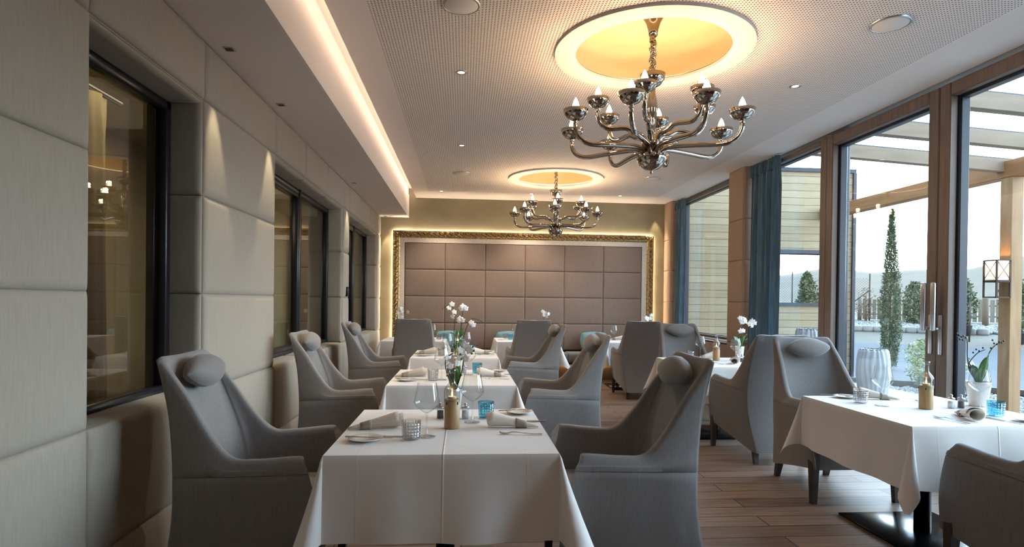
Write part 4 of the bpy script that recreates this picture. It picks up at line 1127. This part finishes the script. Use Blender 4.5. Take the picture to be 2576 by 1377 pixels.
def far_bed(r):
    a=math.radians(r.uniform(33,45)); d=r.uniform(19.3,21.2); x,y=d*math.sin(a),d*math.cos(a); return x,y,gz(x,y)+.03
stones('gravel','pale gravel heap in the raised bed before the wire fence',1500,far_bed,.03,.07,4)
rnd=random.Random(5)
for k in range(15):
    a=math.radians(33+k*.75); d=19.2; x,y=d*math.sin(a),d*math.cos(a); g=G().rbox(-.13,.13,-.08,.08,-.02,.16,.05,2)
    o=g.obj('edging_stone','stone'); o.location=(x,y,gz(x,y)); o.rotation_euler=(0,0,-a+rnd.uniform(-.2,.2)); tag(o,'rounded pale edging stone bordering the far gravel bed beyond the road','stone','edging stones')
o=G().rbox(-.07,.07,-.07,.07,0,.20,.02,2).obj('granite_stump','stone'); o.location=(8.62,10.1,-.06); o.rotation_euler=(.2,.25,.5); tag(o,'short pale granite block tilted in the gravel behind the wine glass','stone')
# fences
A=Vector((13.0,18.3,0)); B=Vector((16.6,15.0,0)); L=(B-A).length; u=(B-A)/L; nrm=Vector((-u.y,u.x,0))
pf=thing('picket_fence','weathered wooden picket fence beyond the road','fence',(A.x,A.y,.9)); g=G()
n=int(L/.135)
for k in range(n):
    p=u*(k*.135); z=gz(A.x+p.x,A.y+p.y)-.9; w=u*.052; th=nrm*.012
    a0=[p-w,p+w]; vs=[]
    for q in (p-w-th,p+w-th,p+w+th,p-w+th): vs.append((q.x,q.y,z+.03))
    for q in (p-w-th,p+w-th,p+w+th,p-w+th): vs.append((q.x,q.y,z+.68+.03*((k*7)%3)/3))
    g.add(vs,[(0,1,2,3),(4,7,6,5),(0,4,5,1),(1,5,6,2),(2,6,7,3),(3,7,4,0)])
g.obj('pickets','fencewood',pf,smooth=False)
g=G()
for hz_ in (.2,.52):
    g.tube([(u*(L*i/10)-nrm*-.03)+Vector((0,0,gz(A.x+u.x*L*i/10,A.y+u.y*L*i/10)-.9+hz_)) for i in range(11)],.022,4)
g.obj('rails','fencewood',pf)
for f in (0,.5,1.0):
    p=u*L*f-nrm*.05; z=gz(A.x+p.x,A.y+p.y)-.9; G().tube([(p.x,p.y,z),(p.x,p.y,z+.76)],.06,10).obj('fence_post','fencewood',pf)
o=G().tube([(0,0,-.1),(0,0,.82)],.075,10).obj('timber_post','bark'); o.location=(14.3,15.0,gz(14.3,15.0)); tag(o,'thick round weathered post in front of the picket fence','post')
o=G().tube([(0,0,-.1),(.01,0,.97)],.018,7).obj('iron_stake','iron'); o.location=(12.2,13.23,gz(12.2,13.23)); tag(o,'thin dark iron stake right of the potted shrub','stake')
wf=thing('wire_fence','chain-link wire fence with thin iron posts and a slanting brace','fence',(12.95,17.78,1.0))
a=Vector((0,0,0)); b=Vector((11.07-12.95,19.0-17.78,.05)); c_=b*2.4
for q,h in ((a,1.38),(b,1.42),(c_,1.4)): G().tube([q+Vector((0,0,-.2)),q+Vector((0,0,h))],.022,7).obj('iron_post','iron',wf)
G().tube([a+Vector((0,0,.85)),b*.42+Vector((0,0,.02))],.018,6).obj('brace','iron',wf)
g=G(); LL=c_.length; uu=c_.normalized(); k=-1.3
while k<LL:
    for s in (1,-1):
        p0,p1=[],[]
        x0,x1=k,k+1.25
        if s<0: x0,x1=x1,x0
        def clipx(x0,z0,x1,z1):
            if x0>x1: x0,z0,x1,z1=x1,z1,x0,z0
            if x1<=0 or x0>=LL: return None
            if x0<0: z0+=(z1-z0)*(-x0)/(x1-x0); x0=0
            if x1>LL: z1+=(z0-z1)*(x1-LL)/(x1-x0); x1=LL
            return x0,z0,x1,z1
        q=clipx(x0,.0,x1,1.25)
        if q: g.tube([uu*q[0]+Vector((0,0,q[1])),uu*q[2]+Vector((0,0,q[3]))],.0028,3,False)
    k+=.085
g.obj('wire_mesh','iron',wf)
